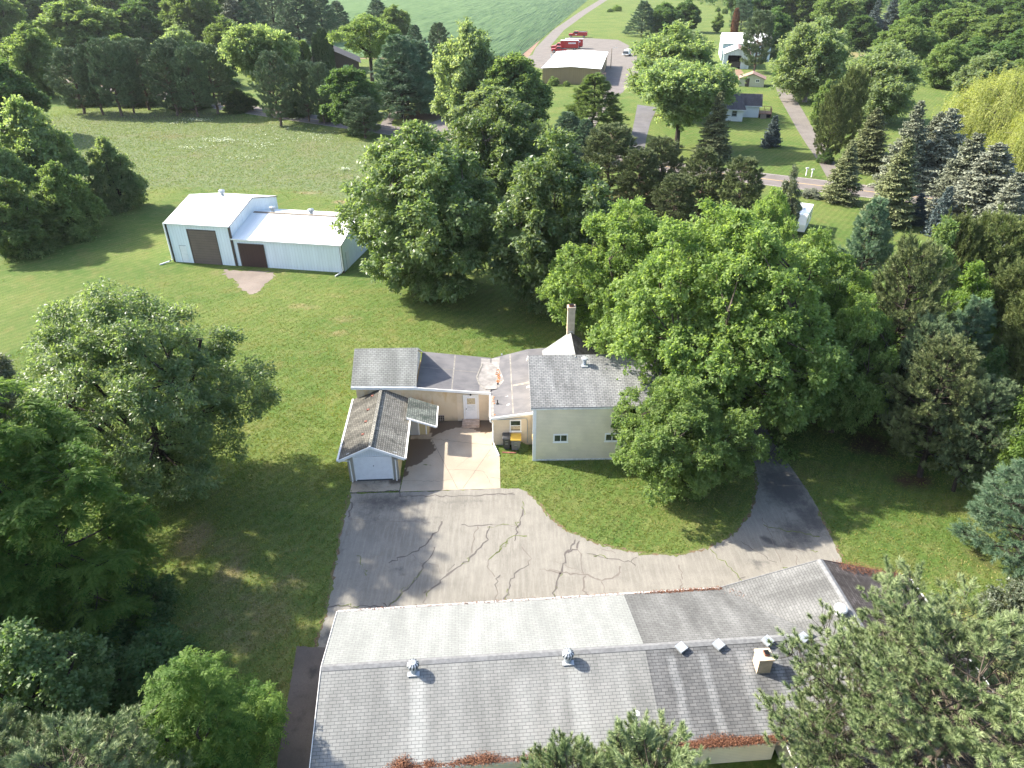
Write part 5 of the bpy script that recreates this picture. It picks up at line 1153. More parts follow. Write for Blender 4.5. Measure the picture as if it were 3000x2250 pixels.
# ------------------------------------------------------------------ buildings and vehicles beyond the road
def gabled(e, W, Dp, ze_, zr_, wall, roof, axis='y', ov=.3, trim='white', gable=None):
    """box with a gable roof in the axes of e; ridge along axis"""
    w = MB(); w.box((0, 0, 0), (W, Dp, ze_), MT[wall])
    if axis == 'y': w.face([(0, 0, ze_), (W, 0, ze_), (W/2, 0, zr_)], MT[gable or wall]); w.face([(W, Dp, ze_), (0, Dp, ze_), (W/2, Dp, zr_)], MT[gable or wall])
    else: w.face([(0, Dp, ze_), (0, 0, ze_), (0, Dp/2, zr_)], MT[gable or wall]); w.face([(W, 0, ze_), (W, Dp, ze_), (W, Dp/2, zr_)], MT[gable or wall])
    w.build('wall', e); r = MB()
    if axis == 'y':
        s_ = (zr_-ze_)/(W/2); z0 = ze_-s_*ov+.04; zr1 = zr_+.04
        roof_slab(r, [(-ov, Dp+ov, z0), (-ov, -ov, z0), (W/2, -ov, zr1), (W/2, Dp+ov, zr1)], MT[roof], MT[trim], .12); roof_slab(r, [(W+ov, -ov, z0), (W+ov, Dp+ov, z0), (W/2, Dp+ov, zr1), (W/2, -ov, zr1)], MT[roof], MT[trim], .12)
    else:
        s_ = (zr_-ze_)/(Dp/2); z0 = ze_-s_*ov+.04; zr1 = zr_+.04
        roof_slab(r, [(-ov, -ov, z0), (W+ov, -ov, z0), (W+ov, Dp/2, zr1), (-ov, Dp/2, zr1)], MT[roof], MT[trim], .12); roof_slab(r, [(W+ov, Dp+ov, z0), (-ov, Dp+ov, z0), (-ov, Dp/2, zr1), (W+ov, Dp/2, zr1)], MT[roof], MT[trim], .12)
    return r.build('roof', e)
# tan depot
a, b = G(1596, 240), G(1757, 253); yaw = math.atan2(b[1]-a[1], b[0]-a[0])*0.55
yaw = rad(-9.5)
tn = empty('depot_building', (8.6, 206.1, 0), yaw, 'tan ribbed steel depot with a wide white roof beyond the road', 'building')
rf2 = gabled(tn, 15.4, 38, 3.9, 4.35, 'tan_steel', 'metal_roof', 'y', .25, 'tan_trim')
m = MB(); m.beam((15.46, .2, 3.75), (15.46, 37.8, 3.75), .12, .25, MT['tan_trim'])
m.build('gutter', tn)
for y0 in (5.5, 11.0, 17.0):
    m = MB(); m.box((15.405, y0, .05), (15.46, y0+3.6, 3.3), MT['brown_trim']); m.build('bay_door', tn)
m = MB(); m.box((15.405, 1.2, .05), (15.45, 2.1, 2.1), MT['black']); m.build('door', tn)
m = MB(); m.box((15.41, .8, 2.5), (16.9, 3.0, 2.68), MT['deck']); m.beam((16.8, 1.0, 0), (16.8, 1.0, 2.5), .1, .1, MT['tan_trim'], (0, 1, 0)); m.build('awning', tn)
for x, y, hh in [(6.2, 2.2, 1.5), (1.2, 9.5, 2.2)]:
    m = MB(); z = 3.9+.45*(1-abs(x-7.7)/7.7); m.tube([(x, y, z-.1), (x, y, z+hh)], .13, MT['galv_dull'], 8); m.tube([(x, y, z+hh), (x, y, z+hh+.12)], .24, MT['galv_dull'], 8); m.build('flue', rf2)
m = MB(); m.box((-.25, 1.5, .5), (-.02, 2.1, 1.3), MT['galv']); m.build('meter_box', tn)
p = G(1789, 200); e = empty('utility_pole', (p[0], p[1], 0), 0, 'tall thin light pole standing at the back corner of the tan depot', 'pole'); m = MB(); m.tube([(0, 0, 0), (0, 0, 5.6)], [.13, .10], MT['wood_grey'], 8); m.build('pole', e)
m = MB(); m.tube([(0, 0, 5.5), (1.3, 0, 5.75)], .04, MT['galv_dull'], 6); m.box((1.1, -.12, 5.68), (1.6, .12, 5.8), MT['galv']); m.build('lamp_arm', e)

def wheel(parent, x, y, r_, wdt=.28):
    s = 1 if y > 0 else -1
    m = MB(); m.tube([(x, y-s*wdt, r_), (x, y, r_)], r_, MT['rubber'], 16); w_ = m.build('wheel', parent)
    m = MB(); m.tube([(x, y, r_), (x, y+s*.02, r_)], r_*.55, MT['chrome'], 12); m.build('rim', w_)
def cab_front(e, L0, W, paint, crew=False, big=1.0):
    """cab with hood; nose towards -x, starts at x=L0, returns x of cab back"""
    k = big; hw = W/2; b0 = MB()
    hl, cl = 1.35*k, (2.3 if crew else 1.6)*k
    zf, zh, zt = .55*k, 1.35*k, 2.15*k
    prof = [(L0, zf), (L0+hl+cl, zf), (L0+hl+cl, zt), (L0+hl+.75*k, zt), (L0+hl+.1*k, zh+.05), (L0+.12, zh-.08), (L0, zh-.25)]
    b0.prism([(x, -hw, z) for x, z in prof], (0, W, 0), MT[paint]); b0.box((L0-.12, -hw, zf-.08), (L0+.02, hw, zf+.22), MT['chrome']); b0.box((L0-.02, -hw*.6, zf+.24), (L0-.005, hw*.6, zh-.3), MT['black'])
    cb = b0.build('cab', e)
    g = MB(); x0, x1 = L0+hl+.18*k, L0+hl+.74*k
    n = np.array([-(zt-zh-.1), 0, (x1-x0)]); n /= np.linalg.norm(n); o = n*.015
    g.face([np.array(q)+o for q in [(x0, hw*.88, zh+.12), (x0, -hw*.88, zh+.12), (x1, -hw*.84, zt-.07), (x1, hw*.84, zt-.07)]], MT['glass_far']); g.build('windshield', cb)
    for s in (-1, 1):
        g = MB(); y = s*(hw+.012)
        g.face([(x0+.2, y, zh+.10), (L0+hl+cl-.15, y, zh+.10), (L0+hl+cl-.15, y, zt-.12), (x1+.12, y, zt-.12)], MT['glass_far']); g.build('side_window', cb)
        g = MB(); g.box((L0-.02, s*hw*.82-.14, zf+.35), (L0-.006+0, s*hw*.82+.14, zf+.6), MT['white_paint']); g.build('headlight', cb)
    return L0+hl+cl
def truck(loc, rz, kind, label, k=1.0):
    e = empty({'box': 'box_truck', 'utility': 'utility_truck', 'pickup': 'pickup_truck'}[kind], loc, rz, label, 'truck', 'red trucks parked behind the depot'); W = 2.3 if kind != 'pickup' else 2.0
    xb = cab_front(e, 0, W, 'red', kind != 'box', 1.1 if kind != 'pickup' else .95)
    b0 = MB(); r_ = .45
    if kind == 'box':
        L = xb+6.6; b0.box((xb+.15, -1.22, .85), (L, 1.22, 3.2), MT['red'], MT['white_paint']); b0.box((xb+.12, -1.24, 3.2), (L+.03, 1.24, 3.27), MT['white_paint']); b0.box((xb, -.5, .5), (L-.3, .5, .849), MT['black'])
        bo = b0.build('cargo_box', e)
        m = MB(); rr = random.Random(4)                                  # blurred white lettering on the flank
        x = xb+3.0
        for q in range(9):
            wl = .2+.08*rr.random(); m.box((x, -1.235, 2.15), (x+wl, -1.222, 2.65), MT['white_paint']); x += wl+.07
        m.build('lettering', bo); m = MB(); m.box((L, -1.0, 1.0), (L+.02, 1.0, 3.0), MT['white_paint']); m.build('rear_door', bo)
    elif kind == 'utility':
        L = xb+3.7; b0.box((xb+.05, -1.15, .65), (L, 1.15, 2.0), MT['red']); bo = b0.build('utility_body', e)
        m = MB()
        for y in (-1.05, 1.05): m.beam((xb+.1, y, 2.30), (L, y, 2.30), .07, .07, MT['black'])
        for x in np.linspace(xb+.2, L-.1, 5):
            for y in (-1.05, 1.05): m.beam((x, y, 2.0), (x, y, 2.3), .06, .06, MT['black'], (0, 1, 0))
        m.box((xb+.3, -.6, 2.0), (L-.6, .6, 2.12), MT['galv_dull']); m.build('roof_rack', bo)
        m = MB(); m.box((xb-1.3, -1.285, 1.0), (xb-.5, -1.262, 1.25), MT['white_paint']); m.build('lettering', bo)
        for k_ in range(3): m = MB(); m.box((xb+.15+k_*1.15, -1.165, .75), (xb+1.15+k_*1.15, -1.151, 1.9), MT['red']); m.box((xb+.15+k_*1.15, -1.17, 1.25), (xb+.25+k_*1.15, -1.166, 1.35), MT['chrome']); m.build('locker_door', bo)
    else:
        L = xb+1.9; b0.box((xb+.03, -1.0, .6), (L, 1.0, 1.25), MT['red'], MT['black']); bo = b0.build('bed', e)
    for x in (.95, L-1.35):
        for s in (-1, 1): wheel(e, x, s*W*.5+.02*s, r_)
    return e
truck((24.6, 330.5, 0), rad(-8), 'utility', 'red utility truck with black roof rack parked alone on the gravel', 1.2)
truck((14.6, 277.0, 0), rad(-6), 'pickup', 'red pickup truck nearest the depot, its cab at the left roof edge')
truck((14.9, 284.5, 0), rad(-6), 'box', 'red box truck with white lettering on its flank, closest to the depot')
truck((17.0, 290.0, 0), rad(-6), 'box', 'red box truck standing just behind the lettered one')
truck((20.5, 296.0, 0), rad(-6), 'pickup', 'red pickup truck at the back of the parked row')
p = D(1352, 121); e = empty('flatbed_trailer', (p[0], p[1], 0), rad(60), 'small white trailer with dark equipment beside the big yard maple', 'trailer'); m = MB()
m.box((-1.2, -1.0, .55), (3.6, 1.0, .75), MT['white_paint']); m.beam((-3.0, 0, .6), (-1.2, 0, .6), .14, .14, MT['galv_dull']); m.box((.2, -.9, .75), (3.4, .9, 1.9), MT['white_paint']); m.build('body', e)
m = MB(); m.box((-1.1, -.7, .75), (.1, .7, 1.5), MT['blue_grey']); m.build('equipment', e)
for s in (-1, 1): wheel(e, 1.4, s*1.08, .36)
# white barn with an open front
e = empty('old_barn', (64.3, 233.9, 0), rad(-15), 'weathered white barn with a patched rusty roof and open dark doorway', 'barn')
w = MB(); w.box((0, 0, 0), (1.3, 14, 4.1), MT['barn_white']); w.box((5.2, 0, 0), (7.6, 14, 4.1), MT['barn_white']); w.box((1.301, .01, 3.7), (5.199, 14, 4.1), MT['barn_white']); w.box((1.301, 13.6, 0), (5.199, 13.99, 3.7), MT['dark'])
w.face([(0, 0, 4.1), (7.6, 0, 4.1), (3.8, 0, 5.6)], MT['barn_white']); w.build('wall', e)
m = MB(); m.box((1.31, .4, .02), (5.19, 13.5, .06), MT['dark']); m.box((1.31, 3.0, .06), (5.1, 3.5, 1.6), MT['wood_grey']); m.build('interior', e)
r = MB(); roof_slab(r, [(-.3, 14, 4.0), (-.3, -.3, 4.0), (3.8, -.3, 5.65), (3.8, 14, 5.65)], MT['metal_roof'], MT['white'], .1); roof_slab(r, [(7.9, -.3, 4.0), (7.9, 14, 4.0), (3.8, 14, 5.65), (3.8, -.3, 5.65)], MT['rust_roof'], MT['white'], .1); r.build('roof', e)
e = empty('long_barn', (68.5, 252, 0), rad(-12), 'pale blue roofed barn standing behind the rusty roofed one', 'barn'); gabled(e, 15, 20, 5.2, 7.4, 'barn_white', 'metal_roof', 'x', .3)
e = empty('cream_shed', (60.0, 200.0, 0), rad(-18), 'small cream shed with brown roof, one door and one window', 'shed'); gabled(e, 6.2, 5.0, 2.0, 3.2, 'cream_far', 'rust_roof', 'y', .35, 'wood_grey')
m = MB(); m.box((1.5, -.04, 0), (2.5, -.003, 2.0), MT['brown_trim']); m.build('door', e); window(e, 4.0, 5.0, 1.15, 1.85, 0, 'v', .1, pane='glass_far')
# white cottage with deck
e = empty('white_cottage', (43.4, 155.4, 0), rad(-14), 'white cottage with dark shingle roof and a small wooden deck', 'house')
w = MB(); w.box((0, 0, 0), (4.8, 5.0, 2.4), MT['white_far']); w.box((-2.0, 5.0, 0), (8.2, 12.0, 2.4), MT['white_far']); w.build('wall', e); r = MB()
roof_slab(r, [(-.5, -.5, 2.35), (5.3, -.5, 2.35), (4.2, 6.5, 4.3), (1.0, 6.5, 4.3)], MT['sh_far_dk'], MT['white'], .12); roof_slab(r, [(-2.5, 4.6, 2.35), (8.7, 4.6, 2.35), (8.7, 8.5, 4.2), (-2.5, 8.5, 4.2)], MT['sh_far_dk'], MT['white'], .12); roof_slab(r, [(8.7, 12.4, 2.35), (-2.5, 12.4, 2.35), (-2.5, 8.5, 4.2), (8.7, 8.5, 4.2)], MT['sh_far_dk'], MT['white'], .12); r.build('roof', e)
window(e, 2.5, 3.6, .95, 2.2, 0, 'h', .12, 'galv_dull', 'glass_far')
m = MB(); m.box((8.21, 5.2, .75), (10.8, 8.6, .9), MT['deck']); m.box((8.21, 5.25, 0), (10.75, 5.3, .749), MT['dark'])
for y in (5.2, 8.6): m.beam((8.21, y, 1.75), (10.8, y, 1.75), .08, .08, MT['deck'])
m.beam((10.8, 5.2, 1.75), (10.8, 8.6, 1.75), .08, .08, MT['deck'])
for x, y in [(8.3, 5.2), (9.5, 5.2), (10.8, 5.2), (10.8, 6.4), (10.8, 7.5), (10.8, 8.6), (9.5, 8.6)]: m.beam((x, y, 0), (x, y, 1.8), .09, .09, MT['deck'], (0, 1, 0))
dk = m.build('deck', e); m = MB()
for k in range(4): m.box((8.6, 5.15-.3*(4-k), .0), (9.8, 5.15-.3*(3-k)-.01, .18*(k+1)), MT['wood_grey'])
m.build('deck_steps', dk)
e = empty('dark_roofed_house', (-58.5, 226, 0), rad(12), 'low dark brown house under a grey hipped roof half hidden by trees', 'house'); gabled(e, 14, 14, 3.0, 6.2, 'brown_trim', 'sh_far_dk', 'y', .7, 'wood_grey')
window(e, 9.5, 11.0, 1.0, 2.2, 0, 'v', .12, pane='glass_far')
# camper trailer roof in the trees, mailboxes, posts
e = empty('camper_trailer', (36.2, 87.0, 0), rad(62), 'white camper trailer parked among trees near the road', 'trailer'); m = MB()
m.prism([(-2.6, -1.15, .6), (2.6, -1.15, .6), (2.75, -1.15, 1.5), (2.5, -1.15, 2.7), (-2.5, -1.15, 2.7), (-2.75, -1.15, 1.5)], (0, 2.3, 0), MT['white_paint']); b0 = m.build('body', e)
m = MB(); m.box((-.4, -.35, 2.7), (.4, .35, 2.95), MT['white_dirty']); m.build('roof_unit', b0)
for x in (-1.6, 1.2): m = MB(); m.box((x-.4, -1.175, 1.5), (x+.4, -1.152, 2.1), MT['glass_far']); m.build('window', b0)
m = MB(); m.beam((2.6, 0, .55), (4.0, 0, .5), .12, .12, MT['black']); m.build('hitch', e)
for s in (-1, 1): wheel(e, -.2, s*1.1, .36)
for (px, py, lab) in [(2361, 515, 'white mailbox on a post, left of the pair by the farm drive'), (2377, 519, 'white mailbox on a post, right of the pair by the farm drive')]:
    p = G(px, py); e = empty('mailbox', (p[0], p[1], 0), rad(10), lab, 'mailbox', 'mailboxes by the road'); m = MB(); m.beam((0, 0, 0), (0, 0, 1.1), .12, .12, MT['white'], (0, 1, 0)); m.build('post', e)
    m = MB(); m.prism([(-.22, -.10, 1.1), (-.22, .10, 1.1), (-.22, .10, 1.24), (-.22, .05, 1.3), (-.22, -.05, 1.3), (-.22, -.10, 1.24)][::-1], (.44, 0, 0), MT['white_dirty']); m.build('box', e)
p = G(1240, 393); e = empty('mailbox', (p[0], p[1], 0), 0, 'black mailbox on a post at the edge of the asphalt pullout', 'mailbox'); m = MB(); m.beam((0, 0, 0), (0, 0, 1.1), .16, .16, MT['black'], (0, 1, 0)); m.build('post', e); m = MB(); m.box((-.2, -.3, 1.1), (.2, .3, 1.6), MT['black']); m.build('box', e)
for k, (px, py, lab) in enumerate([(1162, 403, 'thin wire fence post at the left end of the roadside fence'), (1175, 403, 'thin wire fence post second along the roadside fence'), (1191, 406, 'thin wire fence post at the right end of the roadside fence'), (1143, 356, 'slim marker post on the grass left of the three big pines'), (1184, 365, 'slim marker post on the grass in front of the three big pines')]):
    p = G(px, py); e = empty('fence_post', (p[0], p[1], 0), 0, lab, 'post', 'thin posts along the road' if k < 3 else 'marker posts by the pines'); m = MB(); m.tube([(0, 0, 0), (0, 0, 1.9)], .06, MT['wood_grey'], 6); m.build('post', e)
p = G(1125, 341); e = empty('parked_cart', (p[0], p[1], 0), rad(20), 'small dark garden cart beside the cottage drive', 'cart'); m = MB(); m.box((-.8, -.5, .35), (.8, .5, .8), MT['blue_grey']); m.beam((-.8, 0, .5), (-1.5, 0, 1.0), .08, .08, MT['black']); m.build('body', e)
for x in (-.5, .5):
    for s in (-1, 1): wheel(e, x, s*.58, .28, .12)
# ------------------------------------------------------------------ trees and shrubs, each at the foot read off the photograph
P_ = plant
# the near garden
tree('ash', 'ash_tree', D(370, 1062), 14.7, 9.1, 'ash', 'big dark glossy ash tree on the lawn left of the house, the largest there', rz=1.0)
P_('walnut', 'walnut_tree', 130, 1335, 840, 650, 'walnut', 'large bright walnut tree with drooping fronds at the left edge', rz=.4)
tree('linden', 'linden_tree', (-20.2, 19.2), 6.9, 3.9, 'linden', 'low broad linden below the walnut in the lower left corner')
tree('walnut_small', 'walnut_tree', (-12.7, 17.3), 7.2, 3.6, 'walnut', 'young walnut tree beside the left end of the long roof')
tree('near_pine', 'pine_tree', (-14.6, 13.2), 7.9, 2.9, 'pine', 'pine top rising into the bottom left corner, left of centre of its clump')
tree('near_pine', 'pine_tree', (-18.6, 14.2), 7.5, 2.4, 'pine', 'leftmost pine top at the bottom left corner of the picture')
tree('near_pine', 'pine_tree', (4.2, 12.5), 8.9, 2.5, 'pine', 'pine top reaching over the middle of the near gutter')
tree('near_pine', 'pine_tree', (1.7, 12.3), 8.7, 2.0, 'pine', 'slender pine tip over the near gutter, left of the other one')
tree('hero_pine', 'pine_tree', (15.0, 14.6), 10.4, 5.5, 'pine', 'huge foreground pine with bare grey branches covering the right of the long roof', rz=.8)
tree('shrub', 'shrub', D(2195, 1335)[:2], 2.6, 1.9, 'silver', 'pale broadleaf shrub at the right edge below the soft white pine', 'shrub')
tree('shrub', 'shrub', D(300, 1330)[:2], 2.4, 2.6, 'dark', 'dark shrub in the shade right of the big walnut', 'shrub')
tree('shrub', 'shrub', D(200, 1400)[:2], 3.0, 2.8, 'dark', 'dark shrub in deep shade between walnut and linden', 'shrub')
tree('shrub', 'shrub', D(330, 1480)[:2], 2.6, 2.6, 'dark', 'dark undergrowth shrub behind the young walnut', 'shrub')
tree('bushy', 'linden_tree', (-26.5, 21.0), 7.0, 4.2, 'dark', 'dark leafy tree at the left edge between walnut and linden')
tree('light', 'silver_leaved_tree', D(-14, 930)[:2], 8.0, 3.4, 'silver', 'silvery leaved tree cut by the left edge beside the ash')
tree('shrub', 'flower_clump', (0.72, 40.55), .55, .5, 'mid', 'small green plant growing against the house right of the yellow lidded bin', 'plant')
# around the house
P_('maple2', 'maple_tree', 1343, 757, 436, 400, 'maple', 'leafy maple behind the chimney, its trunk by the timber wall', rz=2.2)
P_('maple', 'maple_tree', 1536, 905, 425, 660, 'maple', 'enormous light green maple overhanging the right end of the house', rz=.3)
tree('maple2', 'maple_tree', (10.4, 36.2), 8.0, 5.4, 'maple', 'low spreading maple bough tree over the lawn island at the driveway bend', rz=1.2)
P_('maple2', 'maple_tree', 1795, 932, 640, 260, 'maple', 'light green maple with a bare lower trunk at the edge of the right hand wood', rz=3.9)
P_('maple2', 'maple_tree', 1690, 830, 500, 330, 'maple', 'tall maple between the enormous maple and the right hand wood', rz=5.0)
P_('sugar', 'sugar_maple', 925, 630, 268, 450, 'sugar', 'dense rounded maple right of the steel shed with its trunk in view', rz=.2)
P_('sugar2', 'sugar_maple', 1195, 672, 306, 350, 'sugar', 'tall dense dark maple left of the enormous light maple', rz=1.1)
P_('sugar', 'sugar_maple', 1080, 480, 205, 320, 'sugar', 'pale topped maple behind the two dense maples')
# the wood on the right
P_('scots', 'pine_tree', 1986, 1030, 762, 215, 'pine_olive', 'dark leaning pine with bare trunk at the edge of the right lawn', rz=2.0, tilt=(0, rad(6)))
P_('scots', 'pine_tree', 1876, 905, 540, 190, 'pine_olive', 'dark scrubby pine right of the big maples')
P_('scots', 'pine_tree', 1706, 876, 690, 130, 'pine_olive', 'small shaded pine with a dark trunk behind the driveway')
P_('scots', 'pine_tree', 1930, 960, 700, 150, 'pine_far', 'shaded dark pine inside the right hand wood')
P_('scots', 'pine_tree', 2060, 1060, 830, 150, 'pine_far', 'dark pine behind the leaning one, near the right edge')
P_('wpine_near', 'white_pine', 2190, 1215, 950, 280, 'white_pine', 'soft blue green white pine at the right edge beside the lawn')
P_('wpine_near', 'white_pine', 2030, 900, 640, 170, 'white_pine', 'bluish white pine in the middle of the right hand wood')
P_('wpine_near', 'white_pine', 1830, 700, 424, 150, 'white_pine', 'soft grey green white pine rising above the wood behind the camper')
P_('light', 'box_elder', 2165, 1095, 800, 200, 'lime', 'bright lime green tree at the right edge above the soft white pine')
P_('light', 'box_elder', 1945, 800, 490, 200, 'mid', 'light leafy tree in the upper right hand wood')
P_('light', 'box_elder', 2010, 860, 580, 190, 'lime', 'yellow green leafy tree right of the dark scrubby pine')
P_('light', 'box_elder', 2150, 800, 590, 150, 'mid', 'leafy tree at the right edge behind the olive junipers')
P_('light', 'box_elder', 1880, 760, 560, 150, 'mid', 'leafy tree half hidden between the maple and the scrubby pine')
P_('juniper', 'juniper_tree', 2075, 765, 500, 180, 'juniper', 'olive brown juniper with a forked trunk in the right hand wood')
P_('juniper', 'juniper_tree', 2165, 930, 660, 200, 'juniper', 'spreading olive juniper at the right edge of the wood')
P_('juniper', 'juniper_tree', 2115, 860, 600, 170, 'juniper', 'olive juniper between the forked one and the right edge')
P_('juniper', 'juniper_tree', 1990, 760, 500, 120, 'juniper', 'narrow olive juniper below the small blue spruces')
P_('light', 'box_elder', 1682, 540, 368, 80, 'silver', 'pale leaved slender tree left of the camper by the road')
P_('maple2', 'maple_tree', 1632, 640, 410, 170, 'maple', 'light maple crown in front of the camper')
P_('light', 'box_elder', 1752, 640, 500, 110, 'mid', 'small leafy tree right below the camper')
# spruces and others by the road on the right
P_('spruce', 'spruce_tree', 1915, 482, 294, 130, 'spruce', 'tall yellow green spruce with long drooping branches by the road')
P_('spruce', 'spruce_tree', 1938, 408, 214, 118, 'spruce_grey', 'grey green spruce behind the yellow green one')
P_('spruce', 'spruce_tree', 1812, 436, 300, 92, 'spruce', 'thin sparse spruce leaning over the road beside the farm drive')
P_('spruce2', 'spruce_tree', 1866, 366, 232, 105, 'spruce', 'dark green spruce at the corner of the farm drive')
P_('juniper', 'yew_tree', 1780, 348, 200, 66, 'juniper', 'dark olive yew like evergreen beside the farm drive')
P_('juniper', 'yew_tree', 1812, 330, 165, 70, 'juniper', 'second olive evergreen behind the first along the farm drive')
P_('spruce2', 'spruce_tree', 2010, 408, 232, 140, 'pale_spruce', 'tall blue grey spruce left of the willow')
P_('spruce2', 'spruce_tree', 1988, 398, 240, 110, 'spruce_grey', 'dusty grey spruce just left of the tall blue grey one')
P_('spruce2', 'spruce_tree', 2098, 500, 308, 200, 'pale_spruce', 'broad pale silvery spruce in front of the willow')
P_('spruce2', 'spruce_tree', 2148, 530, 370, 130, 'pale_spruce', 'pale silvery spruce at the far right of its group')
P_('spruce2', 'spruce_tree', 2055, 470, 286, 150, 'spruce_grey', 'yellowish pale spruce between the silvery ones')
P_('spruce_small', 'blue_spruce', 2021, 505, 402, 58, 'blue_spruce', 'small dark blue spruce, right of the pair below the pale spruces')
P_('spruce_small', 'blue_spruce', 1975, 482, 418, 50, 'blue_spruce', 'small dark blue spruce, left of the pair below the pale spruces')
P_('spruce_small', 'blue_spruce', 1664, 317, 249, 46, 'blue_spruce', 'single small blue spruce on the lawn in front of the cottage', rz=.3)
P_('willow', 'willow_tree', 2148, 372, 160, 270, 'willow', 'large yellow green weeping willow on the right')
P_('willow', 'willow_tree', 2225, 420, 228, 200, 'willow', 'weeping willow cut by the right edge in front of the large one')
P_('brushy', 'maple_tree', 1888, 266, 96, 190, 'pale', 'pale topped maple right of the farm drive')
P_('brushy', 'maple_tree', 1738, 220, 42, 172, 'pale', 'silver green maple above the cream shed drive')
P_('round', 'broadleaf_tree', 2110, 225, 118, 150, 'pale', 'pale rounded tree behind the willow')
P_('bushy', 'shrub', 1772, 268, 172, 60, 'mid', 'green leafy bush beside the bend of the farm drive', 'shrub')
P_('shrub', 'shrub', 1782, 352, 318, 40, 'dark', 'round dark bush at the foot of the yew like evergreen', 'shrub')
P_('shrub', 'shrub', 1752, 426, 406, 50, 'spruce_grey', 'low round shrub on the grass between road and camper', 'shrub')
P_('shrub', 'shrub', 1722, 422, 410, 14, 'mid', 'tiny bush on the roadside grass left of the low round shrub', 'shrub')
# the yards across the road
P_('vase', 'maple_tree', 1461, 322, 146, 245, 'yellow', 'big bright maple with many bare forked limbs in the cottage yard', rz=.6)
P_('brushy', 'maple_tree', 1449, 251, 52, 226, 'yellow', 'tall bright maple behind the forked one')
P_('spruce', 'spruce_tree', 1538, 342, 196, 95, 'spruce', 'narrow spruce with hanging branches right of the forked maple')
P_('wpine', 'pine_tree', 1280, 292, 156, 150, 'mid', 'feathery conifer in front of the tan depot')
P_('wpine', 'white_pine', 1222, 342, 240, 110, 'white_pine', 'soft white pine in front of the feathery conifer')
P_('wpine', 'white_pine', 1262, 350, 256, 80, 'white_pine', 'smaller white pine to the right of the soft one')
P_('pine2', 'pine_tree', 1312, 432, 280, 130, 'pine_olive', 'olive pine leftmost in the roadside row beyond the maples')
P_('pine2', 'pine_tree', 1420, 440, 306, 95, 'pine_olive', 'olive pine second in the roadside row')
P_('pine', 'pine_tree', 1506, 470, 326, 105, 'pine_olive', 'olive pine third in the roadside row')
P_('pine2', 'pine_tree', 1588, 490, 350, 95, 'pine_olive', 'olive pine rightmost in the roadside row')
P_('pine2', 'pine_tree', 1450, 490, 384, 90, 'pine_olive', 'short olive pine in front of the roadside row')
P_('pine2', 'pine_tree', 1375, 455, 330, 90, 'pine_olive', 'dark olive pine filling the gap between first and second of the roadside row')
P_('round', 'broadleaf_tree', 1016, 300, 58, 190, 'pale', 'pale green loose tree left of the tan depot')
P_('oval', 'broadleaf_tree', 1112, 310, 108, 185, 'mid', 'leafy tree right of the pale loose one')
P_('oval', 'broadleaf_tree', 1060, 340, 180, 190, 'pale', 'pale tree in front of the loose one and behind the maples')
P_('shrub', 'small_tree', 1194, 185, 164, 30, 'mid', 'small round tree at the left front wall of the depot')
P_('shrub', 'shrub', 1224, 186, 174, 20, 'mid', 'small bush near the middle of the depot wall', 'shrub')
P_('wpine', 'spruce_tree', 1385, 78, 0, 70, 'white_pine', 'dark layered conifer on the grass right of the gravel yard')
P_('round', 'broadleaf_tree', 1432, 76, 8, 90, 'dark', 'dark round tree right of the layered conifer')
P_('round', 'broadleaf_tree', 1480, 70, 2, 80, 'dark', 'dark tree behind the tall bright maple')
P_('shrub', 'shrub', 1332, 24, 10, 26, 'lime', 'yellow green flowering bush on the far lawn', 'shrub')
P_('shrub', 'shrub', 1318, 26, 18, 18, 'dark', 'dark low bush beside the yellow green one', 'shrub')
P_('light', 'small_tree', 1548, 70, 28, 34, 'mid', 'small tree on the grass left of the barns')
P_('shrub', 'shrub', 1550, 26, 14, 14, 'dark', 'round dark bush far up the grass strip, left of two', 'shrub')
P_('shrub', 'shrub', 1566, 30, 16, 16, 'dark', 'round dark bush far up the grass strip, right of two', 'shrub')
P_('column', 'red_leaved_tree', 1583, 88, 18, 14, 'needle_litter', 'narrow reddish brown tree behind the barns')
P_('pine2', 'pine_tree', 1627, 156, 30, 70, 'pine_far', 'tall bare trunked pine in front of the barns')
# left of the meadow
P_('bushy', 'broadleaf_tree', 118, 468, 212, 235, 'yellow', 'large rounded light green tree at the left of the meadow')
P_('bushy', 'broadleaf_tree', 266, 450, 296, 135, 'yellow', 'smaller rounded tree right of the large light one')
P_('bushy', 'broadleaf_tree', 40, 500, 290, 190, 'yellow', 'light green tree cut by the left edge beside the large rounded one')
P_('bushy', 'broadleaf_tree', 60, 545, 385, 190, 'mid', 'low dense tree in front at the left edge of the meadow')
P_('bushy', 'broadleaf_tree', 165, 510, 350, 160, 'mid', 'low dense tree in front of the large rounded one')
P_('oval', 'broadleaf_tree', 30, 300, 120, 190, 'dark', 'dark broad tree at the left edge behind the light green ones')
P_('round', 'broadleaf_tree', 100, 210, 58, 150, 'mid', 'rounded tree behind the pine row at the far left')
for i, (bx, by, ty, wd, lab) in enumerate([(182, 246, 112, 95, 'pine at the left end of the dark row behind the meadow'), (224, 248, 100, 80, 'pine second from the left in the dark row behind the meadow'), (264, 250, 92, 82, 'pine third from the left in the dark row behind the meadow'), (290, 246, 96, 70, 'pine fourth in the dark row, close to the third'),
        (324, 238, 92, 88, 'pine with the longest bare trunk in the dark row behind the meadow'), (383, 250, 100, 96, 'pine sixth in the dark row behind the meadow'), (392, 244, 92, 70, 'pine seventh, just behind the sixth in the dark row'), (428, 252, 108, 80, 'pine eighth in the dark row behind the meadow'), (470, 246, 104, 84, 'pine at the right end of the dark row behind the meadow')]):
    P_('pine' if i % 2 else 'pine2', 'pine_tree', bx, by, ty, wd, 'pine_far', lab, group='dark pines in a row behind the meadow')
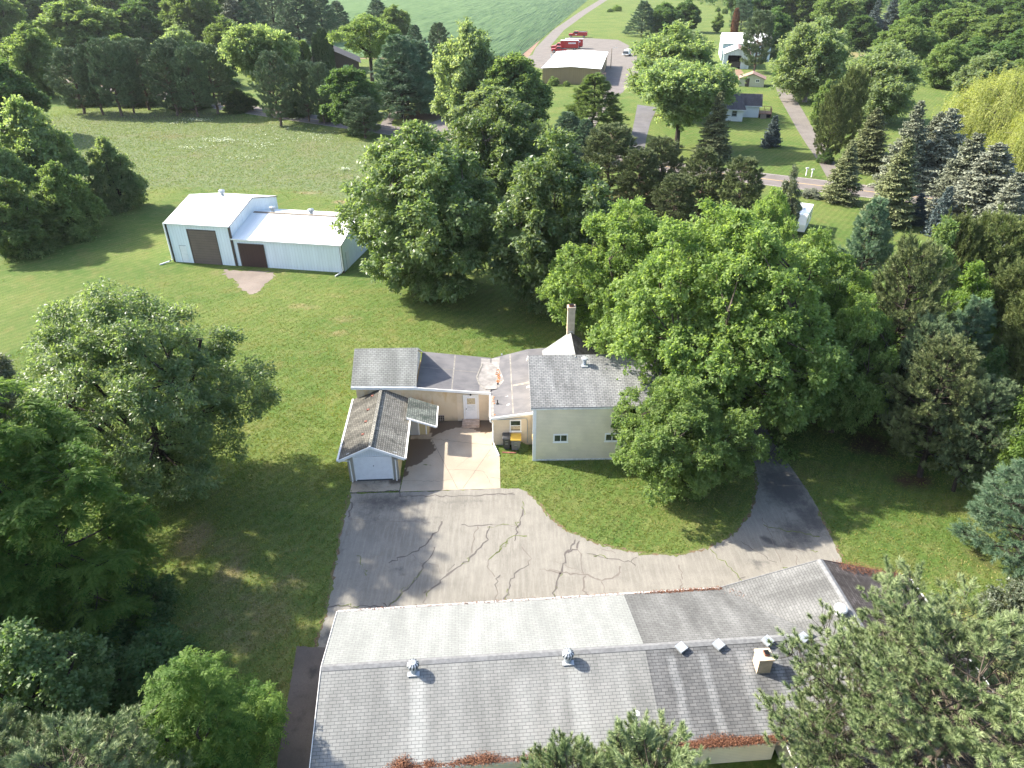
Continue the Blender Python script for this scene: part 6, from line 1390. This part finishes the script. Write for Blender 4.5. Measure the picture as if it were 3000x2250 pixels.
P_('vase', 'broadleaf_tree', 588, 246, 66, 205, 'yellow', 'wide yellow green tree above the pines at the top of the meadow', rz=2.5)
P_('pine', 'pine_tree', 607, 272, 118, 96, 'pine_far', 'grey green pine with a pale trunk at the meadow edge')
P_('pine2', 'pine_tree', 668, 262, 138, 60, 'pine_far', 'narrow dark pine right of the pale trunked one')
P_('pine2', 'pine_tree', 702, 266, 142, 60, 'pine_far', 'narrow dark pine left of the roadside oak')
P_('oval', 'oak_tree', 768, 286, 138, 145, 'dark', 'dark leafy oak by the bend of the road')
P_('pine2', 'pine_tree', 790, 298, 214, 80, 'pine_far', 'small dark pine on the meadow edge in front of the oak')
for bx, by, ty, wd, lab in [(869, 253, 72, 150, 'big white pine, front one of three trunks by the road'), (884, 244, 76, 140, 'big white pine, middle one of three trunks by the road'), (910, 238, 84, 120, 'big white pine, right one of three trunks by the road')]:
    P_('wpine', 'white_pine', bx, by, ty, wd, 'white_pine', lab, group='three big white pines by the road')
P_('umbrella', 'locust_tree', 805, 182, 44, 185, 'mid', 'flat topped locust spreading over the dark roofed house')
for bx, wd, ty, lab in [(692, 20, 74, 'clipped cedar column, left of three in front of the house'), (706, 26, 62, 'clipped cedar column, middle and tallest of three'), (716, 20, 72, 'clipped cedar column, right of three in front of the house')]:
    P_('column', 'cedar_tree', bx, 164, ty, wd, 'arbor', lab, group='clipped cedar columns')
P_('column', 'cedar_tree', 645, 170, 82, 30, 'arbor', 'cedar top behind the wide yellow green tree')
P_('column', 'cedar_tree', 662, 166, 88, 30, 'mid', 'pale conical top right of the wide yellow green tree')
P_('round', 'broadleaf_tree', 856, 90, 14, 86, 'mid', 'round green tree at the near edge of the crop field')
P_('wpine', 'white_pine', 818, 78, -4, 80, 'white_pine', 'dark layered pine at the corner of the crop field')
P_('wpine', 'white_pine', 900, 130, 52, 60, 'white_pine', 'grey green pine behind the three big white pines')
P_('pine', 'pine_tree', 950, 130, 52, 50, 'pine_far', 'slim pine at the field edge right of the three big white pines')
P_('oval', 'broadleaf_tree', 880, 190, 100, 80, 'mid', 'leafy tree left behind the three big white pines')
for i, (k, bx, by, ty, wd, lf, lab) in enumerate([('wpine', 700, 92, -30, 90, 'white_pine', 'tall dark white pine at the left corner of the crop field'), ('wpine', 650, 96, -40, 100, 'white_pine', 'tall dark white pine left of the corner one'), ('wpine', 600, 92, -40, 100, 'pine_far', 'dark pine above the wide yellow green tree'),
        ('wpine', 735, 84, 0, 66, 'white_pine', 'lower dark pine right of the corner one'), ('spruce2', 520, 120, -10, 110, 'spruce_grey', 'grey spruce above the right end of the pine row'), ('round', 430, 110, -40, 150, 'mid', 'leafy tree above the pine row'), ('oval', 540, 80, -50, 130, 'dark', 'dark leafy tree left of the tall dark pines'),
        ('oval', 350, 90, -50, 130, 'dark', 'very dark tree in the hollow behind the pine row'), ('round', 190, 130, 0, 220, 'mid', 'broad hazy green tree in the upper left'), ('round', 400, 170, 62, 130, 'pale', 'pale crowned tree peeping over the pine row'), ('oval', 80, 80, -50, 150, 'dark', 'dark tree in the top left corner'),
        ('round', 20, 110, -20, 140, 'mid', 'tree at the left edge near the top'), ('round', 140, 60, -60, 150, 'mid', 'tree behind the broad hazy one in the top left'), ('oval', 260, 70, -60, 140, 'mid', 'tall tree at the top left behind the broad hazy one'), ('round', 460, 60, -60, 140, 'mid', 'tall leafy tree at the top edge above the pine row'),
        ('oval', 285, 185, 70, 90, 'mid', 'green crown between the pine row and the broad hazy tree')]):
    P_(k, 'white_pine' if k == 'wpine' else 'broadleaf_tree' if k != 'spruce2' else 'spruce_tree', bx, by, ty, wd, lf, lab)
# the wood in the top right corner
for (k, bx, by, ty, wd, lf, lab) in [('round', 1660, 120, 20, 110, 'dark', 'dark tree behind the barns, left of the silver green maple'), ('round', 1700, 190, 90, 80, 'dark', 'dark tree below the silver green maple beside the cream shed'), ('oval', 1640, 60, -30, 100, 'dark', 'dark tall tree at the top edge above the barns'), ('oval', 1725, 60, -30, 120, 'mid', 'tree at the top edge above the silver green maple'),
        ('round', 1800, 70, -24, 130, 'mid', 'tree at the top edge right of the silver green maple'), ('spruce', 1880, 84, -4, 50, 'blue_spruce', 'far blue spruce, left of the pair near the top right'), ('spruce', 1915, 74, -8, 60, 'blue_spruce', 'far blue spruce, right of the pair near the top right'), ('round', 1940, 150, 40, 140, 'mid', 'green tree above the pale topped maple'),
        ('round', 1990, 80, -20, 140, 'dark', 'dark green tree right of the far blue spruces'), ('round', 2060, 110, 10, 150, 'mid', 'broad green tree in the top right wood'), ('round', 2150, 130, 30, 150, 'mid', 'green tree at the right edge of the top right wood'), ('round', 2110, 60, -40, 160, 'dark', 'dark tree at the top edge near the right corner'),
        ('oval', 2200, 90, -30, 160, 'dark', 'dark tree in the top right corner'), ('round', 2030, 190, 90, 120, 'mid', 'green tree just above the willow'), ('round', 2200, 215, 120, 110, 'mid', 'green tree above the willow at the right edge'), ('oval', 1850, 110, 30, 90, 'dark', 'dark tree behind the clearing in the top right wood'),
        ('round', 1790, 190, 90, 70, 'mid', 'leafy tree filling between silver green maple and pale topped maple'), ('round', 1830, 250, 150, 80, 'mid', 'leafy tree between the yew like evergreens and the pale topped maple'), ('wpine', 1600, 66, -20, 60, 'white_pine', 'hazy conifer behind the long barn')]:
    P_(k, 'broadleaf_tree' if k in ('round', 'oval') else 'blue_spruce' if k == 'spruce' else 'white_pine', bx, by, ty, wd, lf, lab)

# undergrowth that closes the wood on the right and the corners of the far woods
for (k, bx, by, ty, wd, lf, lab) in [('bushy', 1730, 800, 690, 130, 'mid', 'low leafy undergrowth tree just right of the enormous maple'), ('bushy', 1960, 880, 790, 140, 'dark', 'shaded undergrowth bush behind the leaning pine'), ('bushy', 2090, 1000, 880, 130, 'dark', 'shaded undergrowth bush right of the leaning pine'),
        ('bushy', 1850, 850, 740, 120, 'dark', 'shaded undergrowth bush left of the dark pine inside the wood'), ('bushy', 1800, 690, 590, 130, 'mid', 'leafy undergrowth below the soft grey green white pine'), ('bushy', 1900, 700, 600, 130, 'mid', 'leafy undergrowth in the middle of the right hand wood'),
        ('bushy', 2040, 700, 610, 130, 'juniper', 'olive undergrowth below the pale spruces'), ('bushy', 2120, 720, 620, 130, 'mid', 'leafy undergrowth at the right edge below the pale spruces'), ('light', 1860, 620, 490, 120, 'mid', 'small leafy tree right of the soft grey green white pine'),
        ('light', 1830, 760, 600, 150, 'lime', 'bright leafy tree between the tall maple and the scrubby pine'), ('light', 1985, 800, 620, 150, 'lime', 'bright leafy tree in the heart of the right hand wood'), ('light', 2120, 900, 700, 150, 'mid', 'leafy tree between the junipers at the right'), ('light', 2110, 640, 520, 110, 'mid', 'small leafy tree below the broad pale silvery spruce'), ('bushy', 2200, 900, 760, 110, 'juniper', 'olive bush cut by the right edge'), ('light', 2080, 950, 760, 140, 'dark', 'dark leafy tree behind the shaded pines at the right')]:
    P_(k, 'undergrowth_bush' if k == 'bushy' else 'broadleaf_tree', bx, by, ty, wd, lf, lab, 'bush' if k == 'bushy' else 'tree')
for (k, bx, by, ty, wd, lf, lab) in [('bushy', 60, 190, 90, 130, 'dark', 'dark bushy tree low at the left edge behind the meadow'), ('bushy', 330, 180, 110, 150, 'dark', 'dark undergrowth behind the middle of the pine row'), ('bushy', 220, 170, 100, 140, 'dark', 'dark undergrowth behind the left of the pine row'), ('bushy', 460, 190, 120, 130, 'dark', 'dark undergrowth behind the right of the pine row'),
        ('round', 500, 150, 40, 110, 'mid', 'leafy tree left of the wide yellow green tree'), ('wpine', 560, 120, -10, 100, 'white_pine', 'dark white pine directly above the wide yellow green tree'), ('round', 310, 120, 10, 140, 'dark', 'dark tree in the hollow, right of the broad hazy tree'), ('bushy', 2180, 170, 60, 140, 'dark', 'dark bushy tree at the right edge of the top right wood'),
        ('bushy', 1980, 150, 70, 130, 'mid', 'leafy tree low in the top right wood above the pale topped maple'), ('round', 1840, 60, -40, 120, 'dark', 'dark tree at the top edge left of the far blue spruces'), ('bushy', 2090, 160, 80, 130, 'dark', 'dark bushy tree behind the willow'), ('round', 1600, 40, -30, 80, 'dark', 'dark tree at the top edge above the long barn'),
        ('bushy', 520, 240, 190, 90, 'dark', 'dark bush right behind the right end of the pine row'), ('bushy', 640, 250, 200, 90, 'dark', 'dark bush between the pale trunked pine and the narrow dark pine'), ('bushy', 712, 262, 215, 60, 'mid', 'leafy bush at the foot of the roadside oak'), ('bushy', 420, 232, 180, 110, 'dark', 'dark bush behind the sixth and seventh pines of the row'), ('bushy', 300, 226, 170, 110, 'dark', 'dark bush behind the third and fourth pines of the row'), ('bushy', 190, 226, 170, 110, 'dark', 'dark bush behind the left end of the pine row')]:
    P_(k, 'white_pine' if k == 'wpine' else 'broadleaf_tree', bx, by, ty, wd, lf, lab)

# the far wood that closes the horizon behind the picture's top edge: one mass
rng = np.random.default_rng(77); n = 26000
fx_ = rng.uniform(-420, 620, n); base = np.where(fx_ < 60, 640, 470)+rng.uniform(0, 160, n)
keep = ~((fx_ > -240) & (fx_ < 130) & (base < 840)); fx_ = fx_[keep]; base = base[keep]; n = len(fx_)
zz = 13*np.abs(np.sin(fx_*.09)*.35+np.sin(fx_*.23+1)*.25+.75)*rng.random(n)**.5
V, F = leaf_quads(np.stack([fx_, base, zz], 1), unit(rng.normal(size=(n, 3))+[0, 0, .4]), unit(rng.normal(size=(n, 3))*.5+[0, 0, 1]), 2.2+1.5*rng.random(n), 1.6+rng.random(n), .1, .15)
tag(link('far_wood', np_mesh('far_wood', V, [F], [LF['dark']], attrs={'tint': ('FACE', rng.random(len(F)))})), 'far woodland along the horizon beyond the fields', 'woodland', kind='stuff')

# grass blades on the near lawns, rough meadow grass and its white flowers
def blades(name, n, xr, yr, per, hgt, wid, mats, label, cat, test=None, seed=1):
    rng = np.random.default_rng(seed); X = rng.uniform(*xr, n); Y = rng.uniform(*yr, n)
    k = np.ones(n, bool)
    for p in EXCL:
        if min(q[1] for q in p) < yr[1]: k &= ~inside(p, X, Y)
    for (o, yw, x0, x1, y0, y1) in [(LBO, LBY, -8.2, 20.6, -7, 3.7), (HO, HY, -12.8, 6.4, 1.9, 10.2), (HO, HY, 0, 8.8, 0, 7.1), (GO, GY_, -1.7, 3.4, 0, 7.1), (SO, SY, 0, 20.5, 0, 11.5)]:
        dx, dy = X-o[0], Y-o[1]; u = math.cos(yw)*dx+math.sin(yw)*dy; v = -math.sin(yw)*dx+math.cos(yw)*dy; k &= ~((u > x0) & (u < x1) & (v > y0) & (v < y1))
    if test is not None: k &= test(X, Y)
    lit_ = blobs(LITTER, X, Y); k &= rng.random(n) > lit_*1.1
    X, Y = X[k], Y[k]; n = len(X); dr = blobs(DRY, X, Y)
    ti = np.repeat(np.arange(n), per); m = len(ti); hh = hgt*(.5+rng.random(m))
    P = np.stack([X[ti]+rng.normal(size=m)*.035, Y[ti]+rng.normal(size=m)*.035, np.zeros(m)], 1)
    Dr = unit(rng.normal(size=(m, 3))*[.75, .75, .1]+[0, 0, 1]); V, F = needle_tris(P, Dr, hh, np.full(m, wid), rng)
    nz = np.sin(X*.9+np.sin(Y*.7)*2)+np.sin(Y*1.3+np.sin(X*.5)*2)
    tint = np.clip(.42+.12*nz[ti]+.2*rng.normal(size=m), 0, 1); dry = (rng.random(m) < np.clip(dr[ti]*.9+.06, 0, .9))
    tag(link(name, np_mesh(name, V, [F], [LF[q] for q in mats], dry.astype(int) if len(mats) > 1 else None, {'tint': ('FACE', tint)})), label, cat, kind='stuff')
blades('lawn_grass', 250000, (-44, 44), (14, 74), 3, .085, .05, ['grass', 'grass_dry'], 'short mown grass of the lawns around the house', 'grass', lambda X, Y: (np.abs(X) < 6+Y*.75) & ~inside(MEADOW, X, Y) & (np.random.default_rng(6).random(len(X)) < np.clip((74-Y)/34, 0, 1)))
blades('meadow_grass', 130000, (-150, -5), (68, 190), 4, .22, .06, ['meadow', 'grass_dry'], 'rough unmown grass of the meadow behind the steel shed', 'grass', lambda X, Y: inside(MEADOW, X+np.random.default_rng(4).normal(size=len(X))*2.4, Y+np.random.default_rng(5).normal(size=len(X))*3), 2)
rng = np.random.default_rng(8); P = []
for (x, y, rx, ry, n) in [(430, 262, 26, 3, 120), (380, 270, 20, 3, 30), (480, 306, 50, 5, 150), (560, 314, 30, 8, 60), (415, 322, 30, 6, 70), (520, 345, 60, 8, 60), (640, 260, 20, 3, 50), (745, 368, 14, 3, 60), (90, 528, 20, 5, 70), (700, 300, 40, 12, 60), (600, 290, 90, 30, 120)]:
    q = rng.normal(size=(n, 2))*[rx*.5, ry*.5]+[x, y]; P += [D(*a) for a in q]
P = np.array(P); P[:, 2] = .32+.12*rng.random(len(P)); n = len(P)
V, F = leaf_quads(P, unit(rng.normal(size=(n, 3))*[1, 1, .2]), unit(rng.normal(size=(n, 3))*.4+[0, 0, 1]), .18+.12*rng.random(n), .16+.08*rng.random(n), .05, .05)
tag(link('meadow_flowers', np_mesh('meadow_flowers', V, [F], [LF['flower']], attrs={'tint': ('FACE', rng.random(len(F)))})), 'drifts of small white flowers in the meadow', 'flowers', kind='stuff')
# ------------------------------------------------------------------ the air
HAZE = 0.00006
if HAZE > 0:
    m = MB(); hm = bpy.data.materials.new('haze_air'); hm.use_nodes = True; nt = hm.node_tree; nt.nodes.clear()
    o = nt.nodes.new('ShaderNodeOutputMaterial'); pv = nt.nodes.new('ShaderNodeVolumePrincipled'); pv.inputs['Density'].default_value = HAZE; pv.inputs['Color'].default_value = (.9, .95, 1, 1); pv.inputs['Anisotropy'].default_value = 0.2
    nt.links.new(pv.outputs[0], o.inputs['Volume'])
    m.box((-6000, -60, -1), (6000, 6000, 40), hm); tag(m.build('haze'), kind='stuff')
